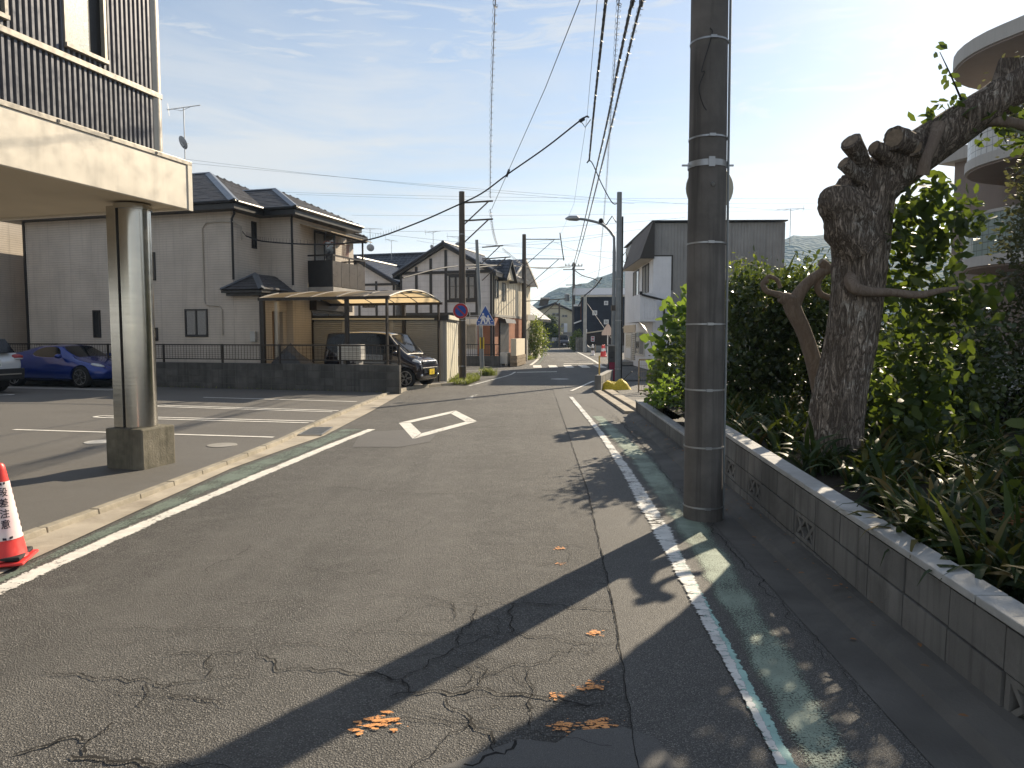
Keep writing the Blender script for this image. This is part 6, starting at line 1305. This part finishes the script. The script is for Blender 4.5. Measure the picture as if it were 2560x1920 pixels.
fan_leaves('crown', [bl_(1975, 420, 6.5, .25, .22), bl_(1965, 500, 6.5, .27, .32), bl_(1985, 580, 6.6, .30, .34), bl_(2010, 660, 6.6, .36, .30), bl_(1990, 760, 6.7, .33, .34), bl_(1960, 840, 6.7, .36, .30), bl_(2080, 640, 6.4, .18, .16), bl_(2060, 500, 6.3, .12, .2), bl_(2000, 900, 6.6, .4, .2)], 1600, .118)
fan_leaves('leaf_spray', [bl_(2185, 290, 5.95, .16, .12, .15), bl_(2130, 280, 6.05, .12, .08, .1), bl_(2110, 245, 6.1, .1, .05, .1), bl_(2090, 470, 6.3, .15, .2), bl_(2050, 240, 6.15, .1, .06, .1)], 150, .095, 6, .05)['kind'] = 'stuff'
tw = gp_([(2085, 235, 6.12), (2055, 165, 6.1), (2030, 112, 6.1)]); MB().tube(catmull(tw, 6), [.010 - .0006 * i for i in range(13)], 6).build('twig', m_bark_d, gk, smooth=True)
tp_ = []; td = []
for x, y in ((2012, 110), (2020, 135), (2035, 100), (2042, 92), (2012, 160), (2022, 172), (2040, 150), (2062, 160), (2068, 180), (2022, 205), (2036, 215), (2060, 205), (2048, 232), (2060, 240), (2075, 220), (2050, 250), (2085, 212)):
    a_ = P(x * d1, y * d1, 6.1) - g0; c_ = P((2030 + (y - 100) * .4) * d1, (y + 18) * d1, 6.1) - g0; tp_.append(c_); td.append(a_ - c_)
Vt = place(FAN, np.array(tp_), np.array(td), np.full(len(tp_), .085), rng.normal(size=(len(tp_), 3)) * .5 + np.array([0, -1, .2])); np_mesh('twig_leaf', Vt, FAN_F, m_ginkgo, gk)['kind'] = 'stuff'
# smooth barked crape tree beside it
ck = thing('crape_tree', 'smooth barked pruned tree with knuckled curling stubs left of the ginkgo', 'tree', (3.3, 7.5, SO)); g0c = Vector((3.3, 7.5, SO))
def climb(name, l, rs, **k):
    v_, f_ = limb([P(q[0]*d1, q[1]*d1, q[2] if len(q) > 2 else 7.4) - g0c for q in l], rs, n=18, ridge=.035, freq=5, **k); return MB().add(v_, f_).build(name, m_bark_s, ck, smooth=True, ang=70)
climb('trunk', [(1800, 1010), (1785, 920), (1762, 800), (1738, 720), (1715, 672), (1708, 645)], [.09, .085, .078, .075, .082, .09], sd_=1)
climb('branch', [(1712, 660), (1735, 622), (1770, 592), (1806, 576)], [.075, .058, .05, .045], sd_=2); climb('branch', [(1776, 592), (1766, 612), (1772, 634), (1800, 646)], [.04, .032, .03, .03], sd_=3)
climb('branch', [(1705, 655), (1690, 640), (1672, 634), (1655, 628), (1648, 612), (1658, 606)], [.06, .04, .03, .028, .026, .028], sd_=4); climb('branch', [(1650, 610), (1660, 598), (1678, 604), (1686, 622)], [.025, .022, .02, .02], sd_=5); climb('knuckle', [(1712, 650), (1696, 645), (1684, 642)], [.07, .065, .05], sd_=6); climb('knuckle', [(1790, 585), (1780, 572), (1772, 566)], [.05, .05, .04], sd_=7)

# ================================================================== cars
def carpaint(name, col, metal=.3, rough=.28):
    t = NT(name); p = t.pos(); return t.end(t.pbr(t.mix(t.rng(t.noise(p, 3, 4), .3, .7), mul(col, .9), mul(col, 1.1)), rough, metal, None, .5, Coat_Weight=.8, Coat_Roughness=.05))
m_carglass = M('car_glass', (.008, .009, .011), .05, var=.2, spec=.3); m_tyre = M('tyre_rubber', (.012, .012, .012), .8, var=.2, scale=20); m_rim = M('alloy_rim', (.42, .42, .42), .3, .9, var=.1); m_lamp = M('lamp_glass', (.55, .58, .60), .1, .2, var=.2, scale=20, spec=.8); m_tail = M('tail_lamp', (.30, .012, .016), .15, var=.2, spec=.8); m_chrome = M('chrome', (.65, .65, .66), .12, 1., var=.05); m_trimb = M('black_trim', (.014, .014, .015), .5, var=.2)
def car(name, label, loc, rz, st, paint_m, wheels, wr, ww, half, glass_side, glass_front, glass_rear, roof=None):
    """lofted body. stations: (x_low, x_belt, x_top, zb, zmid, zbelt, ztop, w_low, w_mid, w_belt, w_top); +x is the nose"""
    t = thing(name, label, 'car', loc, rz); ring = []; 
    for (xl, xb, xt, zb, zm, zbl, zt, wl, wm, wbl, wt) in st:
        h = [(xl, 0, zb), (xl, wl * .86, zb), (xl, wl, zb + .10), ((xl + xb) / 2, wm, zm), (xb, wbl, zbl), (xt, wt, zt - .05), (xt, wt * .78, zt - .008), (xt, 0, zt)]
        ring.append(h + [(x, -y, z) for x, y, z in h[-2:0:-1]])
    n = len(ring[0]); bm = bmesh.new(); vs_ = [[bm.verts.new(p) for p in r] for r in ring]; cr = bm.edges.layers.float.new('crease_edge')
    for i in range(len(ring) - 1):
        for j in range(n):
            f = bm.faces.new((vs_[i][j], vs_[i][(j+1)%n], vs_[i+1][(j+1)%n], vs_[i+1][j])); jj = j if j < 7 else n - 1 - j
            if jj == 4 and i in glass_side: f.material_index = 1
            if jj in (5, 6) and (i in glass_front or i in glass_rear): f.material_index = 1
    bm.faces.new(vs_[0]); bm.faces.new(vs_[-1][::-1]); bmesh.ops.recalc_face_normals(bm, faces=bm.faces)
    gf = [f for f in bm.faces if f.material_index == 1]
    for grp in [[f for f in gf if f.calc_center_median().y > .05 and abs(f.normal.y) > .55], [f for f in gf if f.calc_center_median().y < -.05 and abs(f.normal.y) > .55]]:
        if grp:
            r = bmesh.ops.inset_region(bm, faces=grp, thickness=.022, use_even_offset=True); [setattr(q, 'material_index', 2) for q in r['faces']]
    top = [f for f in bm.faces if f.material_index == 1 and abs(f.normal.y) <= .55]
    if top: r = bmesh.ops.inset_region(bm, faces=top, thickness=.03, use_even_offset=True); [setattr(q, 'material_index', 2) for q in r['faces']]
    for e in bm.edges:
        ms = {f.material_index for f in e.link_faces}
        if len(ms) > 1: e[cr] = 1.
    me = bpy.data.meshes.new('body'); bm.to_mesh(me); bm.free(); o = bpy.data.objects.new('body', me); COL.objects.link(o)
    o.modifiers.new('s', 'SUBSURF').levels = 2; o.modifiers['s'].render_levels = 2
    cut = MB()
    for x in wheels:
        for s in (-1, 1): cut.tube([(x, s * (half - .30), wr), (x, s * (half + .2), wr)], wr + .045, 28)
    co = cut.build('cutter', m_trimb); bo = o.modifiers.new('b', 'BOOLEAN'); bo.object = co; bo.operation = 'DIFFERENCE'; bo.solver = 'EXACT'
    dg = bpy.context.evaluated_depsgraph_get(); ev = bpy.data.meshes.new_from_object(o.evaluated_get(dg)); bpy.data.objects.remove(o); bpy.data.objects.remove(co)
    for mi, nm, mt_ in ((0, 'body', paint_m), (1, 'window_glass', m_carglass), (2, 'pillar_trim', m_trimb if not roof else roof)):
        b2 = bmesh.new(); b2.from_mesh(ev); bmesh.ops.delete(b2, geom=[f for f in b2.faces if (f.material_index if f.material_index < 3 else 0) != mi], context='FACES')
        for f in b2.faces: f.material_index = 0; f.smooth = True
        m2 = bpy.data.meshes.new(nm); b2.to_mesh(m2); b2.free(); m2.materials.append(mt_)
        try: m2.set_sharp_from_angle(angle=R(50))
        except Exception: pass
        q = bpy.data.objects.new(nm, m2); COL.objects.link(q); q.parent = t
    for x in wheels:
        for s in (-1, 1):
            y0, y1 = s * (half - ww - .02), s * (half - .02); w_ = thing_part('wheel', t); w_.location = (x, 0, wr)
            MB().tube([(0, y0, 0), (0, y0 + s * .02, 0), (0, y1 - s * .03, 0), (0, y1, 0)], [wr * .93, wr, wr, wr * .90], 32).build('tyre', m_tyre, w_, smooth=True, ang=50)
            m = MB(); yf = y1 + s * .004; n_ = 32
            m.add([(r * math.cos(2*math.pi*k/n_), yf, r * math.sin(2*math.pi*k/n_)) for r in (wr * .74, wr * .66) for k in range(n_)], [(k, (k+1)%n_, n_+(k+1)%n_, n_+k) for k in range(n_)])
            for k in range(10): a = 2*math.pi*(k//2)/5 + (.16 if k % 2 else -.16); m.bar((wr*.12*math.cos(a), yf - s*.006, wr*.12*math.sin(a)), (wr*.69*math.cos(a), yf - s*.004, wr*.69*math.sin(a)), .016, .026)
            m.build('rim', m_rim, w_); MB().tube([(0, y1 - s * .02, 0), (0, yf, 0)], wr * .12, 12).build('hub', m_trimb, w_)
    B('underbody', m_trimb, t, (st[0][0] + .3, st[-1][0] - .3, -half * .7, half * .7, .16, .34)); return t
def thing_part(name, parent): o = bpy.data.objects.new(name, None); COL.objects.link(o); o.parent = parent; return o
def ell(name, mat, parent, c, r, rot=(0, 0, 0), n=14):
    m = MB(); R_ = Matrix.Rotation(rot[2], 3, 'Z') @ Matrix.Rotation(rot[1], 3, 'Y') @ Matrix.Rotation(rot[0], 3, 'X'); c = Vector(c)
    rings = [[c + R_ @ Vector((r[0]*math.cos(b)*math.sin(a), r[1]*math.sin(b)*math.sin(a), r[2]*math.cos(a))) for b in np.linspace(0, 2*math.pi, n, endpoint=False)] for a in np.linspace(.05, math.pi - .05, 9)]
    m.add([v for q in rings for v in q], [(i*n+j, i*n+(j+1)%n, (i+1)*n+(j+1)%n, (i+1)*n+j) for i in range(8) for j in range(n)] + [tuple(range(n)), tuple(range(8*n, 9*n))]); return m.build(name, mat, parent, smooth=True, ang=80)
def plate(parent, x, y, z, mat, tx, ink, rz=0, w=.33, h=.165):
    o = thing_part('number_plate', parent); o.location = (x, y, z); o.rotation_euler = (0, 0, rz); B('plate', mat, o, (-.006, .006, -w/2, w/2, -h/2, h/2))
    for s, sz, zz in tx:
        me = text_mesh(s, sz)
        for v in me.vertices: v.co = (.0075, v.co.x, zz + v.co.y)
        me.materials.append(ink); q = bpy.data.objects.new('lettering', me); COL.objects.link(q); q.parent = o
    return o
m_plw = M('plate_white', (.70, .71, .70), .4, var=.05); m_ply = M('plate_yellow', (.72, .52, .03), .4, var=.05); m_plg = M('plate_green_ink', (.03, .14, .08), .5)
HD = -A0
# low blue coupe, nose to the street
coupe = [(-2.10, -2.12, -2.08, .38, .55, .80, .86, .55, .62, .58, .50), (-1.85, -1.95, -1.90, .24, .58, .90, .98, .78, .84, .76, .66), (-1.25, -1.30, -1.12, .18, .58, .92, 1.10, .84, .88, .79, .58), (-.80, -.72, -.50, .17, .56, .90, 1.25, .85, .87, .80, .56),
         (0, .10, .12, .17, .55, .87, 1.285, .85, .87, .80, .57), (.45, .62, .35, .17, .55, .86, 1.24, .85, .87, .79, .56), (.85, .98, 1.02, .17, .55, .84, .90, .85, .88, .78, .62), (1.35, 1.40, 1.40, .18, .54, .78, .83, .85, .88, .77, .60), (1.75, 1.80, 1.78, .20, .50, .68, .74, .82, .85, .72, .55), (1.98, 2.02, 2.00, .22, .44, .56, .62, .72, .76, .66, .50), (2.08, 2.10, 2.08, .28, .40, .48, .54, .55, .60, .52, .42)]
m_blue = carpaint('blue_car_paint', (.004, .028, .21), .25, .25)
bz = car('blue_coupe', 'low blue sports coupe parked nose to the street behind the column', (-13.75, 22.05, .05), HD, coupe, m_blue, (-1.22, 1.32), .315, .215, .875, (3, 4), (5,), (2,), m_blue)
for s in (-1, 1):
    ell('headlight', m_lamp, bz, (1.74, s * .60, .655), (.20, .13, .06), (0, .25, s * -.5)); ell('mirror', m_blue, bz, (.62, s * .92, .93), (.09, .11, .07)); ell('fog_lamp', m_lamp, bz, (1.98, s * .58, .36), (.03, .05, .04)); ell('fog_recess', m_trimb, bz, (1.93, s * .60, .37), (.07, .12, .06))
MB().prism([(2.06, -.36, .26), (2.06, .36, .26), (2.04, .46, .46), (2.04, -.46, .46)], (.045, 0, 0)).build('grille', m_trimb, bz, bevel=.02); plate(bz, 2.125, -.06, .44, m_plw, (('・・', .05, .045), ('・・・', .09, -.03)), m_plg)
B('front_lip', m_trimb, bz, (1.5, 2.1, -.72, .72, .17, .21)); B('emblem', m_chrome, bz, (2.072, 2.085, -.05, .05, .545, .575))
# dark kei van in the carport
van = [(-1.70, -1.70, -1.62, .28, .6, .98, 1.52, .62, .70, .68, .52), (-1.62, -1.62, -1.52, .20, .6, 1.0, 1.63, .70, .735, .71, .60), (-.75, -.75, -.72, .18, .6, 1.0, 1.68, .72, .74, .715, .62), (.05, .05, .02, .18, .6, .98, 1.68, .72, .74, .715, .62), (.55, .62, .42, .18, .6, .97, 1.65, .72, .74, .715, .61), (.92, 1.12, .62, .18, .6, .96, 1.60, .72, .74, .71, .60), (1.12, 1.22, 1.20, .18, .6, .92, 1.00, .72, .74, .70, .58), (1.45, 1.50, 1.46, .20, .58, .84, .92, .71, .73, .68, .55), (1.62, 1.64, 1.60, .22, .52, .74, .80, .66, .69, .64, .5), (1.69, 1.70, 1.68, .26, .46, .62, .70, .58, .62, .58, .46)]
m_dkpurple = carpaint('dark_plum_car_paint', (.012, .008, .014), .3, .2)
kv = car('kei_van', 'dark compact van with yellow plate parked under the carport', (-4.05, 22.05, .045), HD + R(-4), van, m_dkpurple, (-1.20, 1.22), .285, .16, .735, (1, 2, 3, 4), (5,), (0,))
for s in (-1, 1): ell('headlight', m_lamp, kv, (1.50, s * .56, .76), (.17, .10, .075), (0, .3, s * -.5)); ell('mirror', m_dkpurple, kv, (.92, s * .80, 1.02), (.07, .09, .09)); ell('fog_lamp', m_chrome, kv, (1.64, s * .52, .36), (.06, .06, .05))
MB().prism([(1.60, -.42, .70), (1.60, .42, .70), (1.58, .46, .80), (1.58, -.46, .80)], (.09, 0, 0)).build('chrome_bar', m_chrome, kv, bevel=.02); MB().prism([(1.64, -.44, .42), (1.64, .44, .42), (1.62, .5, .60), (1.62, -.5, .60)], (.07, 0, 0)).build('grille', m_trimb, kv, bevel=.02)
for k in range(4): B('grille_bar', m_chrome, kv, (1.70, 1.72, -.42, .42, .44 + k * .045, .452 + k * .045))
plate(kv, 1.735, .0, .46, m_ply, (('・・', .05, .045), ('17', .10, -.03)), m_ink)
# white crossover at the frame edge, tail towards the street
suv = [(-2.20, -2.22, -2.10, .45, .70, .98, 1.08, .72, .80, .74, .60), (-2.05, -2.12, -1.80, .36, .70, 1.02, 1.45, .84, .90, .84, .64), (-1.60, -1.62, -1.35, .30, .68, 1.04, 1.60, .90, .92, .86, .66), (-.6, -.6, -.5, .28, .66, 1.02, 1.64, .91, .92, .86, .68), (.35, .4, .2, .28, .66, 1.0, 1.62, .91, .92, .86, .67), (.95, 1.1, .60, .28, .66, .99, 1.52, .91, .92, .85, .64), (1.2, 1.25, 1.25, .28, .66, .98, 1.05, .91, .92, .84, .68), (1.85, 1.85, 1.83, .32, .62, .88, .96, .88, .90, .80, .62), (2.18, 2.2, 2.16, .36, .56, .72, .80, .76, .80, .72, .55)]
sv = car('white_crossover', 'white crossover car cut by the frame edge, tail to the street', (-15.65, 19.15, .05), math.pi - A0, suv, carpaint('white_car_paint', (.62, .65, .68), .1, .25), (-1.30, 1.35), .345, .225, .915, (2, 3, 4), (5,), (1,))
for s in (-1, 1): ell('tail_lamp', m_tail, sv, (-2.06, s * .70, .97), (.14, .20, .075), (0, 0, s * .5)); ell('tail_lamp_lens', m_lamp, sv, (-2.10, s * .70, .92), (.12, .17, .03), (0, 0, s * .5))
MB().prism([(-2.19, -.60, 1.08), (-2.19, .60, 1.08), (-1.93, .54, 1.44), (-1.93, -.54, 1.44)], (-.012, 0, .012)).build('rear_window', m_carglass, sv); MB().prism([(-2.27, -.80, .36), (-2.27, .80, .36), (-2.22, .86, .66), (-2.22, -.86, .66)], (.2, 0, 0)).build('bumper_trim', m_trimb, sv, bevel=.03); B('bumper_strip', m_trim, sv, (-2.285, -2.26, -.7, .7, .50, .53))
plate(sv, -2.262, 0, .80, m_plw, (('・・', .05, .045), ('・・00', .09, -.03)), m_plg, math.pi)
fc = car('parked_van', 'dark compact car parked by the far bend', (6.45, 91.2, 0), R(-86), van, m_dkpurple, (-1.20, 1.22), .285, .16, .735, (1, 2, 3, 4), (5,), (0,))
plate(fc, 1.74, .0, .46, m_plw, (), m_plg)

# ================================================================== air
hz = NT('haze_air'); hz.t.nodes.clear(); ho = hz.n('ShaderNodeOutputMaterial')
hv_ = hz.n('ShaderNodeVolumePrincipled', {'Color': (.45, .68, 1, 1), 'Density': .00031, 'Anisotropy': .25}); hz.t.links.new(hv_.outputs[0], ho.inputs['Volume'])
ho_ = MB().box(-600, 1100, -50, 1150, -4, 150).build('haze', hz.m); tag(ho_, 'thin pale daylight haze fading the far hills', 'haze', kind='stuff')
